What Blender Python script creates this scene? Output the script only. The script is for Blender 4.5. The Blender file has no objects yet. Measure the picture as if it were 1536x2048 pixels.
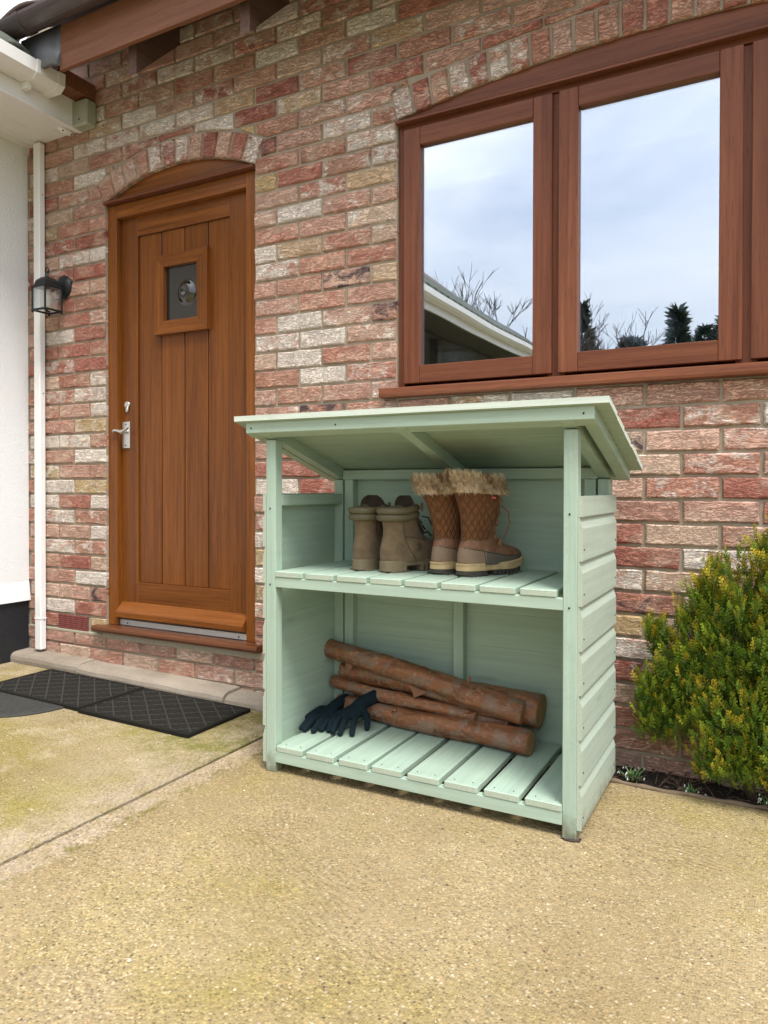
import bpy, bmesh, math, random
from mathutils import Vector, Matrix, Euler
random.seed(7)
S = bpy.context.scene
COL = S.collection
PI = math.pi
# ------------------------------------------------------------------ camera, sky, sun, exposure
cam = bpy.data.objects.new('camera', bpy.data.cameras.new('camera'))
COL.objects.link(cam)
cr = Vector((0.88115577, 0.47282306, 0.0016945)); cu = Vector((-0.00675458, 0.00900431, 0.99993665)); cf = Vector((-0.47277784, 0.88111139, -0.01112792))
mw = Matrix((cr, cu, -cf)).transposed().to_4x4()
mw.translation = Vector((0.0, -2.47819, 0.915))
cam.matrix_world = mw
cam.data.sensor_fit = 'HORIZONTAL'; cam.data.sensor_width = 36.0
cam.data.lens = 1464.6 / 1536 * 36
cam.data.shift_y = -34.23 / 1536
cam.data.clip_start = 0.02; cam.data.clip_end = 600
S.camera = cam

W = bpy.data.worlds.new('World'); S.world = W; W.use_nodes = True

def N(nt, typ, ins=None, **props):
    nd = nt.nodes.new(typ)
    for k, v in props.items(): setattr(nd, k, v)
    for k, v in (ins or {}).items():
        s = nd.inputs[k]
        if isinstance(v, bpy.types.NodeSocket): nt.links.new(v, s)
        else:
            if isinstance(v, (tuple, list)) and len(v) == 3 and s.type == 'RGBA': v = (*v, 1.0)
            s.default_value = v
    return nd

SUN_EL, SUN_AZ = math.radians(60), math.radians(128)   # azimuth clockwise from +y
nt = W.node_tree; nt.nodes.clear()
sky = N(nt, 'ShaderNodeTexSky', sky_type='NISHITA', sun_disc=False, sun_elevation=SUN_EL, sun_rotation=SUN_AZ, air_density=1.0, dust_density=2.0, ozone_density=1.0)
tcw = N(nt, 'ShaderNodeTexCoord')
mpw = N(nt, 'ShaderNodeMapping', {'Vector': tcw.outputs['Generated'], 'Scale': (1.0, 1.0, 2.6)})
cn = N(nt, 'ShaderNodeTexNoise', {'Vector': mpw.outputs[0], 'Scale': 2.3, 'Detail': 7.0, 'Roughness': 0.55, 'Distortion': 0.4})
cr_ = N(nt, 'ShaderNodeValToRGB', {'Fac': cn.outputs['Fac']})
cr_.color_ramp.elements[0].position = 0.30; cr_.color_ramp.elements[0].color = (0.36, 0.36, 0.36, 1)
cr_.color_ramp.elements[1].position = 0.64; cr_.color_ramp.elements[1].color = (0.95, 0.95, 0.95, 1)
cmx = N(nt, 'ShaderNodeMix', data_type='RGBA'); nt.links.new(cr_.outputs[0], cmx.inputs[0])
nt.links.new(sky.outputs[0], cmx.inputs[6]); 
szw = N(nt, 'ShaderNodeSeparateXYZ', {0: tcw.outputs['Generated']})
grd = N(nt, 'ShaderNodeMath', {0: szw.outputs[2], 1: 1.05, 2: 0.42}, operation='MULTIPLY_ADD')
ccl = N(nt, 'ShaderNodeVectorMath', {0: (10.0, 10.2, 10.6)}, operation='SCALE'); nt.links.new(grd.outputs[0], ccl.inputs['Scale']); nt.links.new(ccl.outputs[0], cmx.inputs[7])
bg = N(nt, 'ShaderNodeBackground', {'Color': cmx.outputs[2], 'Strength': 0.11})
ow = N(nt, 'ShaderNodeOutputWorld', {'Surface': bg.outputs[0]})

sun = bpy.data.objects.new('sun', bpy.data.lights.new('sun', 'SUN')); COL.objects.link(sun)
sun.data.energy = 2.1; sun.data.angle = math.radians(20); sun.data.color = (1.0, 0.965, 0.91)
sd = Vector((math.sin(SUN_AZ) * math.cos(SUN_EL), math.cos(SUN_AZ) * math.cos(SUN_EL), math.sin(SUN_EL)))
sun.rotation_euler = sd.to_track_quat('Z', 'Y').to_euler()
sun.location = (0, 0, 30)

S.view_settings.view_transform = 'Standard'; S.view_settings.look = 'None'
S.view_settings.exposure = 1.08; S.view_settings.gamma = 1.0; S.view_settings.use_curve_mapping = False

# ------------------------------------------------------------------ mesh helpers
class MB:
    """collects geometry, then links it as ONE mesh object"""
    def __init__(s): s.v = []; s.f = []; s.m = []; s.c = []; s.uv = {}; s.sm = []
    def add(s, vs, fs, mat=0, col=None, smooth=False):
        o = len(s.v); s.v += [tuple(p) for p in vs]
        s.c += ([col] * len(vs) if not (isinstance(col, list)) else col)
        for f in fs: s.f.append(tuple(i + o for i in f)); s.m.append(mat); s.sm.append(smooth)
        return o
    def box(s, x0, x1, y0, y1, z0, z1, b=0.0, mat=0, col=None, mats=None, fn=None):
        if b <= 0:
            vs = [(x, y, z) for x in (x0, x1) for y in (y0, y1) for z in (z0, z1)]
            fs = [(0, 1, 3, 2), (4, 6, 7, 5), (0, 4, 5, 1), (2, 3, 7, 6), (0, 2, 6, 4), (1, 5, 7, 3)]
            if fn: vs = [fn(p) for p in vs]
            o = s.add(vs, fs, mat, col)
            if mats:
                for k, mm in mats.items(): s.m[len(s.m) - 6 + k] = mm
            return
        X, Y, Z = (x0, x1), (y0, y1), (z0, z1); vs = []; idx = {}
        for i in (0, 1):
            for j in (0, 1):
                for k in (0, 1):
                    sx, sy, sz = (b if i == 0 else -b), (b if j == 0 else -b), (b if k == 0 else -b)
                    for a in range(3):
                        idx[i, j, k, a] = len(vs)
                        vs.append((X[i] + (sx if a != 0 else 0), Y[j] + (sy if a != 1 else 0), Z[k] + (sz if a != 2 else 0)))
        fs = []
        for a in range(3):
            for side in (0, 1):
                q = []
                for (u, w) in ((0, 0), (1, 0), (1, 1), (0, 1)):
                    t = [u, w]; t.insert(a, side); q.append(idx[t[0], t[1], t[2], a])
                fs.append(tuple(q))
        for a in range(3):
            o1, o2 = [q for q in range(3) if q != a]
            for u in (0, 1):
                for w in (0, 1):
                    def key(e):
                        t = [0, 0, 0]; t[a] = e; t[o1] = u; t[o2] = w; return t
                    A, B = key(0), key(1)
                    fs.append((idx[(*A, o1)], idx[(*A, o2)], idx[(*B, o2)], idx[(*B, o1)]))
        for i in (0, 1):
            for j in (0, 1):
                for k in (0, 1): fs.append(tuple(idx[i, j, k, a] for a in range(3)))
        if fn: vs = [fn(p) for p in vs]
        n0 = len(s.m); s.add(vs, fs, mat, col)
        if mats:
            for k, mm in mats.items(): s.m[n0 + k] = mm   # 0:x0 1:x1 2:y0 3:y1 4:z0 5:z1
    def prism(s, poly, axis, a0, a1, mat=0, capmat=None, col=None, smooth=False):
        n = len(poly); vs = []
        for a in (a0, a1):
            for (p, q) in poly:
                t = [p, q]; t.insert(axis, a); vs.append(tuple(t))
        fs = [(i, (i + 1) % n, n + (i + 1) % n, n + i) for i in range(n)]
        s.add(vs, fs, mat, col, smooth)
        o = len(s.v) - 2 * n
        for cap in (tuple(range(n))[::-1], tuple(range(n, 2 * n))):
            s.f.append(tuple(i + o for i in cap)); s.m.append(mat if capmat is None else capmat); s.sm.append(False)
    def loft(s, rings, closed=True, cap0=True, cap1=True, mat=0, cols=None, smooth=True, mat0=None, mat1=None, matfn=None):
        n = len(rings[0]); vs = [p for r in rings for p in r]; fs = []; o = len(s.v)
        s.v += [tuple(p) for p in vs]
        s.c += ([None] * len(vs) if cols is None else [c for c in cols for _ in range(n)] if len(cols) == len(rings) else cols)
        for i in range(len(rings) - 1):
            for j in range(n if closed else n - 1):
                k = (j + 1) % n
                s.f.append((o + i * n + j, o + i * n + k, o + (i + 1) * n + k, o + (i + 1) * n + j))
                s.m.append(matfn(i, j) if matfn else mat); s.sm.append(smooth)
        if cap0: s.f.append(tuple(o + j for j in range(n))[::-1]); s.m.append(mat if mat0 is None else mat0); s.sm.append(False)
        if cap1: s.f.append(tuple(o + (len(rings) - 1) * n + j for j in range(n))); s.m.append(mat if mat1 is None else mat1); s.sm.append(False)
    def tube(s, path, rad, seg=10, mat=0, cap=True, cols=None, mat0=None, mat1=None, fn=None, flat=1.0):
        P = [Vector(p) for p in path]; R = rad if isinstance(rad, (list, tuple)) else [rad] * len(P)
        rings = []; up = None
        for i, p in enumerate(P):
            t = (P[min(i + 1, len(P) - 1)] - P[max(i - 1, 0)]).normalized()
            if up is None:
                up = Vector((0, 0, 1)) if abs(t.z) < 0.9 else Vector((0, 1, 0))
            b = t.cross(up).normalized(); up = b.cross(t).normalized()
            rings.append([p + (b * math.cos(a) + up * math.sin(a) * flat) * (R[i] * (fn(i, k) if fn else 1)) for k, a in enumerate(2 * PI * q / seg for q in range(seg))])
        s.loft(rings, True, cap, cap, mat, cols, True, mat0, mat1)
    def ball(s, c, r, seg=12, rings=8, mat=0, sc=(1, 1, 1), col=None):
        rr = []
        for i in range(rings + 1):
            ph = PI * i / rings
            rr.append([(c[0] + sc[0] * r * max(math.sin(ph), 1e-3) * math.cos(2 * PI * k / seg), c[1] + sc[1] * r * max(math.sin(ph), 1e-3) * math.sin(2 * PI * k / seg), c[2] - sc[2] * r * math.cos(ph)) for k in range(seg)])
        s.loft(rr, True, True, True, mat, [col] * len(rr) if col else None)
    def mesh(s, name, mats, recalc=True):
        me = bpy.data.meshes.new(name); me.from_pydata(s.v, [], s.f); 
        for m in (mats if isinstance(mats, (list, tuple)) else [mats]): me.materials.append(m)
        me.polygons.foreach_set('material_index', s.m); me.polygons.foreach_set('use_smooth', s.sm)
        if any(c is not None for c in s.c):
            at = me.color_attributes.new('Col', 'FLOAT_COLOR', 'POINT')
            flat = []
            for c in s.c: flat += list(c if c is not None and len(c) == 4 else (*(c or (1, 1, 1)), 1.0))
            at.data.foreach_set('color', flat)
        if recalc:
            bm = bmesh.new(); bm.from_mesh(me); bmesh.ops.recalc_face_normals(bm, faces=bm.faces); bm.to_mesh(me); bm.free()
        me.update(); return me
    def build(s, name, mats, parent=None, loc=(0, 0, 0), recalc=True, rot=(0, 0, 0)):
        return link(name, s.mesh(name, mats, recalc), parent, loc, rot)

def link(name, me, parent=None, loc=(0, 0, 0), rot=(0, 0, 0)):
    o = bpy.data.objects.new(name, me); COL.objects.link(o); o.parent = parent; o.location = loc; o.rotation_euler = rot
    return o
def thing(name, label, cat, loc=(0, 0, 0), group=None, rot=(0, 0, 0)):
    o = bpy.data.objects.new(name, None); COL.objects.link(o); o.empty_display_size = 0.1
    o.location = loc; o.rotation_euler = rot; return tag(o, label, cat, group)
def tag(o, label, cat, group=None):
    o['label'] = label; o['category'] = cat
    if group: o['group'] = group
    return o
def kind(o, k, label=None):
    o['kind'] = k
    if label: o['label'] = label
    return o

# ------------------------------------------------------------------ materials
class Mat:
    def __init__(s, name):
        s.m = bpy.data.materials.new(name); s.m.use_nodes = True; s.nt = s.m.node_tree; s.nt.nodes.clear()
        s.out = N(s.nt, 'ShaderNodeOutputMaterial')
    def n(s, typ, ins=None, **p): return N(s.nt, typ, ins, **p)
    def obj(s): return s.n('ShaderNodeTexCoord').outputs['Object']
    def pos(s): return s.n('ShaderNodeNewGeometry').outputs['Position']
    def map(s, vec, sc=(1, 1, 1), loc=(0, 0, 0), rot=(0, 0, 0)): return s.n('ShaderNodeMapping', {'Vector': vec, 'Scale': sc, 'Location': loc, 'Rotation': rot}).outputs[0]
    def noise(s, vec, scale=5, det=4, rough=0.55, dist=0.0): return s.n('ShaderNodeTexNoise', {'Vector': vec, 'Scale': float(scale), 'Detail': float(det), 'Roughness': float(rough), 'Distortion': float(dist)}).outputs['Fac']
    def math(s, op, a, b=0.0, c=0.0, clamp=False):
        nd = s.n('ShaderNodeMath', {0: a, 1: b, 2: c}, operation=op); nd.use_clamp = clamp; return nd.outputs[0]
    def mix(s, f, a, b, blend='MIX'):
        nd = s.n('ShaderNodeMix', data_type='RGBA', blend_type=blend); 
        for i, v in ((0, f), (6, a), (7, b)):
            if isinstance(v, bpy.types.NodeSocket): s.nt.links.new(v, nd.inputs[i])
            else: nd.inputs[i].default_value = ((*v, 1.0) if isinstance(v, (tuple, list)) and len(v) == 3 else v)
        return nd.outputs[2]
    def ramp(s, f, stops, interp='LINEAR'):
        nd = s.n('ShaderNodeValToRGB', {'Fac': f}); r = nd.color_ramp; r.interpolation = interp
        while len(r.elements) < len(stops): r.elements.new(0.5)
        for e, (p, c) in zip(r.elements, stops): e.position = p; e.color = (c, c, c, 1) if isinstance(c, (int, float)) else (*c, 1)
        return nd.outputs[0]
    def bump(s, h, strength=0.5, dist=0.001, normal=None):
        i = {'Height': h, 'Strength': strength, 'Distance': dist}
        if normal is not None: i['Normal'] = normal
        return s.n('ShaderNodeBump', i).outputs[0]
    def bsdf(s, col, rough=0.6, normal=None, **kw):
        i = {'Base Color': col, 'Roughness': rough}
        if normal is not None: i['Normal'] = normal
        i.update({k.replace('_', ' '): v for k, v in kw.items()})
        b = s.n('ShaderNodeBsdfPrincipled', i); s.nt.links.new(b.outputs[0], s.out.inputs[0]); return s.m

def plain(name, col, rough=0.5, var=0.12, scale=30, bump=0.0, **kw):
    m = Mat(name); p = m.obj(); f = m.noise(p, scale, 5)
    c = m.mix(f, tuple(x * (1 - var) for x in col), tuple(min(1, x * (1 + var)) for x in col))
    nm = m.bump(f, 0.6, bump) if bump else None
    return m.bsdf(c, rough, nm, **kw)

def painted(name, axis, base=(0.35, 0.462, 0.375), wear=0.0):
    m = Mat(name); p = m.obj(); g = [62.0, 62.0, 62.0]; g[axis] = 2.6
    rnd = m.n('ShaderNodeObjectInfo').outputs['Random']
    off = m.n('ShaderNodeCombineXYZ', {0: m.math('MULTIPLY', rnd, 7.3), 1: m.math('MULTIPLY', rnd, 3.1), 2: m.math('MULTIPLY', rnd, 5.7)}).outputs[0]
    pp = m.n('ShaderNodeVectorMath', {0: p, 1: off}, operation='ADD').outputs[0]
    gr = m.noise(m.map(pp, tuple(g)), 1.0, 5, 0.62, 0.25)
    g2 = [11.0] * 3; g2[axis] = 1.1
    big = m.noise(m.map(pp, tuple(g2)), 1.0, 3, 0.5, 1.4)
    fine = m.noise(pp, 420, 2)
    d = tuple(x * 0.86 for x in base); l = tuple(min(1, x * 1.09) for x in base)
    c = m.mix(m.ramp(gr, [(0.3, 0), (0.7, 1)]), d, l)
    c = m.mix(m.math('MULTIPLY', m.ramp(big, [(0.35, 0), (0.65, 1)]), 0.35), c, (base[0] * 1.06, base[1] * 0.98, base[2] * 0.95))
    dirt = m.noise(pp, 7, 6, 0.7)
    c = m.mix(m.math('MULTIPLY', m.ramp(dirt, [(0.56, 0), (0.72, 1)]), 0.25), c, (base[0] * 0.72, base[1] * 0.66, base[2] * 0.52))
    if wear:
        w1 = m.noise(pp, 16, 4, 0.65); w2 = m.noise(m.map(pp, (1.5, 1.5, 0.7)), 190, 4, 0.7)
        mask = m.math('MULTIPLY', m.ramp(w1, [(0.45, 0), (0.62, 1)]), m.ramp(w2, [(0.50, 0), (0.58, 1)]))
        c = m.mix(m.math('MULTIPLY', mask, wear), c, (0.27, 0.33, 0.27))
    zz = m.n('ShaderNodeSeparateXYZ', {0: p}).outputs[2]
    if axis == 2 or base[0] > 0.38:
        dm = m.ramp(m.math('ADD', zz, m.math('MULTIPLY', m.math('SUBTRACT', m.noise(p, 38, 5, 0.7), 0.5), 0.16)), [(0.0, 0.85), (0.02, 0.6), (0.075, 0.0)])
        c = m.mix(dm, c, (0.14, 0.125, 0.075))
    kn = m.n('ShaderNodeTexVoronoi', {'Vector': m.map(pp, tuple(1.6 if k == axis else 6.5 for k in range(3))), 'Scale': 1.0})
    kf = m.ramp(kn.outputs['Distance'], [(0.0, 0.55), (0.05, 0.45), (0.085, 0.0)])
    c = m.mix(kf, c, (base[0] * 0.62, base[1] * 0.60, base[2] * 0.52))
    h = m.math('ADD', m.math('MULTIPLY', gr, 0.8), m.math('MULTIPLY', fine, 0.25))
    return m.bsdf(c, 0.52, m.bump(h, 0.55, 0.0012), Specular_IOR_Level=0.3)

def endgrain(name):
    m = Mat(name); p = m.obj(); rnd = m.n('ShaderNodeObjectInfo').outputs['Random']
    sx = m.n('ShaderNodeSeparateXYZ', {0: p})
    dx = m.math('ADD', sx.outputs[0], m.math('MULTIPLY', m.math('SUBTRACT', rnd, 0.5), 0.09))
    dz = m.math('ADD', sx.outputs[2], m.math('ADD', 0.012, m.math('MULTIPLY', m.math('FRACT', m.math('MULTIPLY', rnd, 17.0)), 0.03)))
    r = m.math('SQRT', m.math('ADD', m.math('MULTIPLY', dx, dx), m.math('MULTIPLY', dz, dz)))
    wob = m.math('MULTIPLY', m.noise(p, 40, 3), 0.006)
    s_ = m.math('SINE', m.math('MULTIPLY', m.math('ADD', r, wob), 1750.0))
    s01 = m.math('MULTIPLY_ADD', s_, 0.5, 0.5)
    wn = m.noise(p, 130, 4, 0.7)
    c = m.mix(m.ramp(s01, [(0.15, 0), (0.6, 1)]), (0.24, 0.27, 0.20), (0.47, 0.55, 0.44))
    c = m.mix(m.math('MULTIPLY', m.ramp(wn, [(0.48, 0), (0.66, 1)]), 0.5), c, (0.46, 0.53, 0.42))
    return m.bsdf(c, 0.8, m.bump(m.math('ADD', s01, wn), 0.6, 0.0008))

def stained(name, axis, dark, light, coat=0.25, rough=0.42):
    m = Mat(name); p = m.obj()
    rnd = m.n('ShaderNodeObjectInfo').outputs['Random']
    off = m.n('ShaderNodeCombineXYZ', {0: m.math('MULTIPLY', rnd, 9.3), 1: m.math('MULTIPLY', rnd, 4.1), 2: m.math('MULTIPLY', rnd, 6.7)}).outputs[0]
    pp = m.n('ShaderNodeVectorMath', {0: p, 1: off}, operation='ADD').outputs[0]
    g = [75.0] * 3; g[axis] = 1.7; g2 = [9.0] * 3; g2[axis] = 0.7; g3 = [420.0] * 3; g3[axis] = 14.0
    a = m.noise(m.map(pp, tuple(g)), 1, 5, 0.6, 0.2); b = m.noise(m.map(pp, tuple(g2)), 1, 3, 0.5, 1.0); pore = m.noise(m.map(pp, tuple(g3)), 1, 2, 0.5)
    f = m.math('MULTIPLY_ADD', a, 0.6, m.math('MULTIPLY', b, 0.4))
    c = m.mix(m.ramp(f, [(0.34, 0), (0.66, 1)]), dark, light)
    c = m.mix(m.math('MULTIPLY', m.ramp(pore, [(0.58, 0), (0.66, 1)]), 0.45), c, tuple(x * 0.5 for x in dark))
    tint = m.math('MULTIPLY', rnd, 0.38)
    c = m.mix(tint, c, tuple(x * 0.72 for x in dark))
    return m.bsdf(c, rough, m.bump(m.math('ADD', a, m.math('MULTIPLY', pore, 0.5)), 0.35, 0.0006), Coat_Weight=coat, Coat_Roughness=0.3, Specular_IOR_Level=0.22)

def brick_mat(name, from_obj):
    m = Mat(name); p = m.pos()
    if from_obj:
        oi = m.n('ShaderNodeObjectInfo'); base = oi.outputs['Color']; amt = oi.outputs['Alpha']
    else:
        at = m.n('ShaderNodeAttribute', attribute_name='Col'); base = at.outputs['Color']; amt = at.outputs['Alpha']
    n1 = m.noise(m.map(p, (9, 9, 22)), 1.0, 6, 0.62, 1.1)
    crease = m.noise(m.map(p, (26, 26, 85), rot=(0, 0.25, 0)), 1.0, 4, 0.6, 1.6)
    ridge = m.math('ABSOLUTE', m.math('SUBTRACT', crease, 0.5))
    rr = m.ramp(ridge, [(0.0, 0.0), (0.05, 0.75), (0.16, 1.0)])
    grit = m.noise(p, 330, 3, 0.6)
    pat = m.noise(m.map(p, (14, 14, 20)), 1.0, 5, 0.7, 0.5)
    # red / buff body mottling
    c = m.mix(m.ramp(n1, [(0.36, 0), (0.66, 1)]), m.mix(1.0, base, (0.84, 0.76, 0.74), 'MULTIPLY'), m.mix(0.25, base, (0.64, 0.42, 0.33)))
    # lime bloom and cream facing, amount is a property of each brick
    thr = m.math('SUBTRACT', 0.88, m.math('MULTIPLY', m.math('MULTIPLY', amt, m.math('LESS_THAN', amt, 1.45)), 0.72))
    dark = m.math('SUBTRACT', amt, 1.5, clamp=True)
    big = m.noise(m.map(p, (5.5, 5.5, 9)), 1.0, 4, 0.6, 0.6)
    c = m.mix(m.math('MULTIPLY', m.ramp(big, [(0.50, 0), (0.60, 1)]), 0.7), c, m.mix(0.35, (0.68, 0.51, 0.385), base))
    c = m.mix(m.math('MULTIPLY', m.math('MULTIPLY', dark, 2.0), m.ramp(m.noise(m.map(p, (11, 11, 16), (4, 4, 4)), 1.0, 5, 0.7, 0.8), [(0.45, 0), (0.60, 1)])), c, (0.10, 0.068, 0.072))
    msk = m.math('MULTIPLY', m.math('SUBTRACT', pat, thr), 7.0, clamp=True)
    speck = m.ramp(m.noise(p, 105, 4, 0.7), [(0.36, 0.45), (0.54, 1.0)])
    msk = m.math('MULTIPLY', msk, speck)
    c = m.mix(m.math('MULTIPLY', msk, 0.85), c, (0.84, 0.79, 0.70))
    c = m.mix(m.math('MULTIPLY', m.math('SUBTRACT', 1.0, rr), 0.30), c, m.mix(1.0, c, (0.42, 0.36, 0.34), 'MULTIPLY'))  # creases darkened in the colour to stand in for their shade
    c = m.mix(m.math('MULTIPLY', m.ramp(grit, [(0.55, 0), (0.7, 1)]), 0.2), c, (0.66, 0.50, 0.40))
    h = m.math('ADD', m.math('MULTIPLY', rr, 0.8), m.math('ADD', m.math('MULTIPLY', grit, 0.3), m.math('MULTIPLY', n1, 1.2)))
    return m.bsdf(c, 0.9, m.bump(h, 1.0, 0.0048), Specular_IOR_Level=0.25)

def mortar_mat():
    m = Mat('mortar'); p = m.pos(); a = m.noise(p, 6, 5, 0.6); g = m.noise(p, 260, 4, 0.7)
    c = m.mix(m.ramp(a, [(0.35, 0), (0.65, 1)]), (0.245, 0.20, 0.145), (0.36, 0.305, 0.23))
    c = m.mix(m.math('MULTIPLY', m.ramp(g, [(0.4, 0), (0.7, 1)]), 0.3), c, (0.46, 0.40, 0.29))
    return m.bsdf(c, 0.95, m.bump(m.math('ADD', g, a), 0.9, 0.003))

def concrete_mat(name, base1, base2, moss, moss_amt, pebble=1.0, edge=1):
    m = Mat(name); p = m.pos()
    big = m.noise(p, 1.15, 6, 0.62, 0.3); mid = m.noise(p, 5.5, 6, 0.66)
    c = m.mix(m.ramp(big, [(0.34, 0), (0.66, 1)]), base1, base2)
    mm = m.math('MULTIPLY', m.ramp(m.noise(m.map(p, (1, 1, 1), (3.1, 7.7, 0)), 1.7, 7, 0.68), [(0.46, 0), (0.66, 1)]), moss_amt)
    mm = m.math('MULTIPLY', mm, m.ramp(mid, [(0.35, 0.35), (0.6, 1)]))
    c = m.mix(mm, c, moss)
    sp = m.n('ShaderNodeSeparateXYZ', {0: p}); wob = m.math('MULTIPLY', m.math('SUBTRACT', m.noise(p, 7, 4, 0.6), 0.5), 0.10)
    xd = m.math('ABSOLUTE', m.math('SUBTRACT', m.math('ADD', sp.outputs[0], wob), -1.648))       # distance from the joint
    pale = m.math('MULTIPLY', m.ramp(xd, [(0.0, 1), (0.075, 1), (0.115 if edge else 0.20, 0)]), m.ramp(m.noise(p, 13, 5, 0.7), [(0.34, 0.1), (0.58, 0.85)]))
    c = m.mix(pale, c, (0.40, 0.325, 0.235))
    if edge:
        ml = m.math('MULTIPLY', m.ramp(m.math('ABSOLUTE', m.math('SUBTRACT', xd, 0.088)), [(0.0, 1), (0.012, 0.7), (0.028, 0)]), m.ramp(m.noise(p, 10, 5, 0.7), [(0.45, 0), (0.58, 0.9)]))
        c = m.mix(ml, c, (0.15, 0.13, 0.025))
    else:
        gd = m.n('ShaderNodeVectorMath', {0: p, 1: (-1.76, -0.36, 0.0)}, operation='DISTANCE').outputs['Value']
        ga = m.math('MULTIPLY', m.ramp(gd, [(0.05, 1), (0.24, 0.8), (0.42, 0)]), m.ramp(m.noise(p, 9, 6, 0.72), [(0.40, 0), (0.56, 1)]))
        c = m.mix(m.math('MULTIPLY', ga, 0.85), c, (0.14, 0.14, 0.022))
        wp = m.ramp(m.noise(p, 3.3, 6, 0.7), [(0.52, 0), (0.66, 0.7)]); c = m.mix(wp, c, (0.44, 0.37, 0.26))
    # exposed aggregate: one stone per cell
    v1 = m.n('ShaderNodeTexVoronoi', {'Vector': p, 'Scale': 185.0, 'Randomness': 1.0}); v2 = m.n('ShaderNodeTexVoronoi', {'Vector': p, 'Scale': 92.0, 'Randomness': 1.0})
    s1 = m.n('ShaderNodeSeparateColor', {0: v1.outputs['Color']}); s2 = m.n('ShaderNodeSeparateColor', {0: v2.outputs['Color']})
    st1 = m.ramp(s1.outputs[0], [(0.0, 0.34), (0.16, 0.62), (0.4, 0.95), (0.62, 1.12), (0.84, 1.4), (1.0, 1.9)])
    tint = m.mix(s1.outputs[1], (1.06, 0.99, 0.88), (0.95, 1.0, 1.08))
    g = m.ramp(m.noise(p, 2.1, 5, 0.6), [(0.3, 0.45), (0.62, 1.0)])
    edge = m.ramp(v1.outputs['Distance'], [(0.3, 1), (0.6, 0.35)])
    f1 = m.math('MULTIPLY', m.math('MULTIPLY', g, edge), 0.88 * pebble)
    c = m.mix(f1, c, m.mix(1.0, m.mix(1.0, c, st1, 'MULTIPLY'), tint, 'MULTIPLY'))
    in2 = m.ramp(m.math('ADD', v2.outputs['Distance'], m.math('MULTIPLY', m.noise(p, 260, 2), 0.18)), [(0.34, 1), (0.43, 0)])
    dk = m.ramp(s2.outputs[1], [(0.0, 1), (0.045, 1), (0.055, 0)])
    c = m.mix(m.math('MULTIPLY', m.math('MULTIPLY', dk, in2), 0.85 * pebble), c, m.mix(s2.outputs[0], (0.05, 0.036, 0.03), (0.15, 0.11, 0.085)))
    wh = m.ramp(s2.outputs[2], [(0.93, 0), (0.94, 1)])
    c = m.mix(m.math('MULTIPLY', m.math('MULTIPLY', wh, in2), 0.55 * pebble), c, m.mix(s2.outputs[0], (0.62, 0.54, 0.40), (0.50, 0.43, 0.33)))
    orr = m.ramp(s2.outputs[0], [(0.94, 0), (0.95, 1)])
    c = m.mix(m.math('MULTIPLY', m.math('MULTIPLY', orr, in2), 0.6 * pebble), c, (0.44, 0.27, 0.13))
    # swirled float marks: arcs round scattered, off-set centres
    vv = m.n('ShaderNodeTexVoronoi', {'Vector': m.map(p, (1, 1, 0)), 'Scale': 1.7, 'Randomness': 1.0}, feature='F1')
    ofs = m.n('ShaderNodeVectorMath', {0: vv.outputs['Color'], 1: (1.5, 1.5, 0.0)}, operation='MULTIPLY').outputs[0]
    cen = m.n('ShaderNodeVectorMath', {0: vv.outputs['Position'], 1: ofs}, operation='ADD').outputs[0]
    ds = m.n('ShaderNodeVectorMath', {0: m.map(p, (1, 1, 0)), 1: cen}, operation='DISTANCE').outputs['Value']
    arc = m.math('SINE', m.math('MULTIPLY', m.math('ADD', ds, m.math('MULTIPLY', m.noise(p, 14, 4, 0.6), 0.035)), 350.0))
    arc01 = m.math('MULTIPLY_ADD', arc, 0.5, 0.5)
    am = m.math('MULTIPLY', m.ramp(m.noise(m.map(p, (1, 1, 1), (9, 2, 0)), 2.4, 4, 0.6), [(0.44, 0.0), (0.62, 1)]), m.ramp(m.noise(p, 40, 3, 0.7), [(0.36, 0.1), (0.6, 1)]))
    c = m.mix(m.math('MULTIPLY', m.math('MULTIPLY', m.math('SUBTRACT', 1.0, arc01), am), 0.5), c, m.mix(1.0, c, (0.60, 0.54, 0.47), 'MULTIPLY'))
    fine = m.noise(p, 420, 3, 0.65)
    c = m.mix(m.math('MULTIPLY', m.ramp(fine, [(0.52, 0), (0.68, 1)]), 0.4), c, m.mix(1.0, c, (0.50, 0.44, 0.36), 'MULTIPLY'))
    h = m.math('ADD', m.math('MULTIPLY', m.math('SUBTRACT', 1.0, v1.outputs['Distance']), 0.8), m.math('ADD', m.math('MULTIPLY', m.math('MULTIPLY', arc01, am), 1.05), m.math('MULTIPLY', fine, 0.5)))
    return m.bsdf(c, 0.93, m.bump(h, 0.9, 0.0035), Specular_IOR_Level=0.2)

def col_attr_mat(name, rough=0.6, var=0.25, scale=60, bump=0.0, sub=0.0, trans=0.0):
    m = Mat(name); at = m.n('ShaderNodeAttribute', attribute_name='Col').outputs['Color']
    f = m.noise(m.obj(), scale, 4, 0.65)
    c = m.mix(var, at, m.mix(1.0, at, m.ramp(f, [(0.3, 0.35), (0.7, 1.5)]), 'MULTIPLY'))
    nm = m.bump(f, 0.7, bump) if bump else None
    mat = m.bsdf(c, rough, nm)
    if trans:
        b = [x for x in m.nt.nodes if x.type == 'BSDF_PRINCIPLED'][0]
        tr = m.n('ShaderNodeBsdfTranslucent', {'Color': c}); ms = m.n('ShaderNodeMixShader', {0: trans, 1: b.outputs[0], 2: tr.outputs[0]})
        m.nt.links.new(ms.outputs[0], m.out.inputs[0])
    return mat

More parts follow.
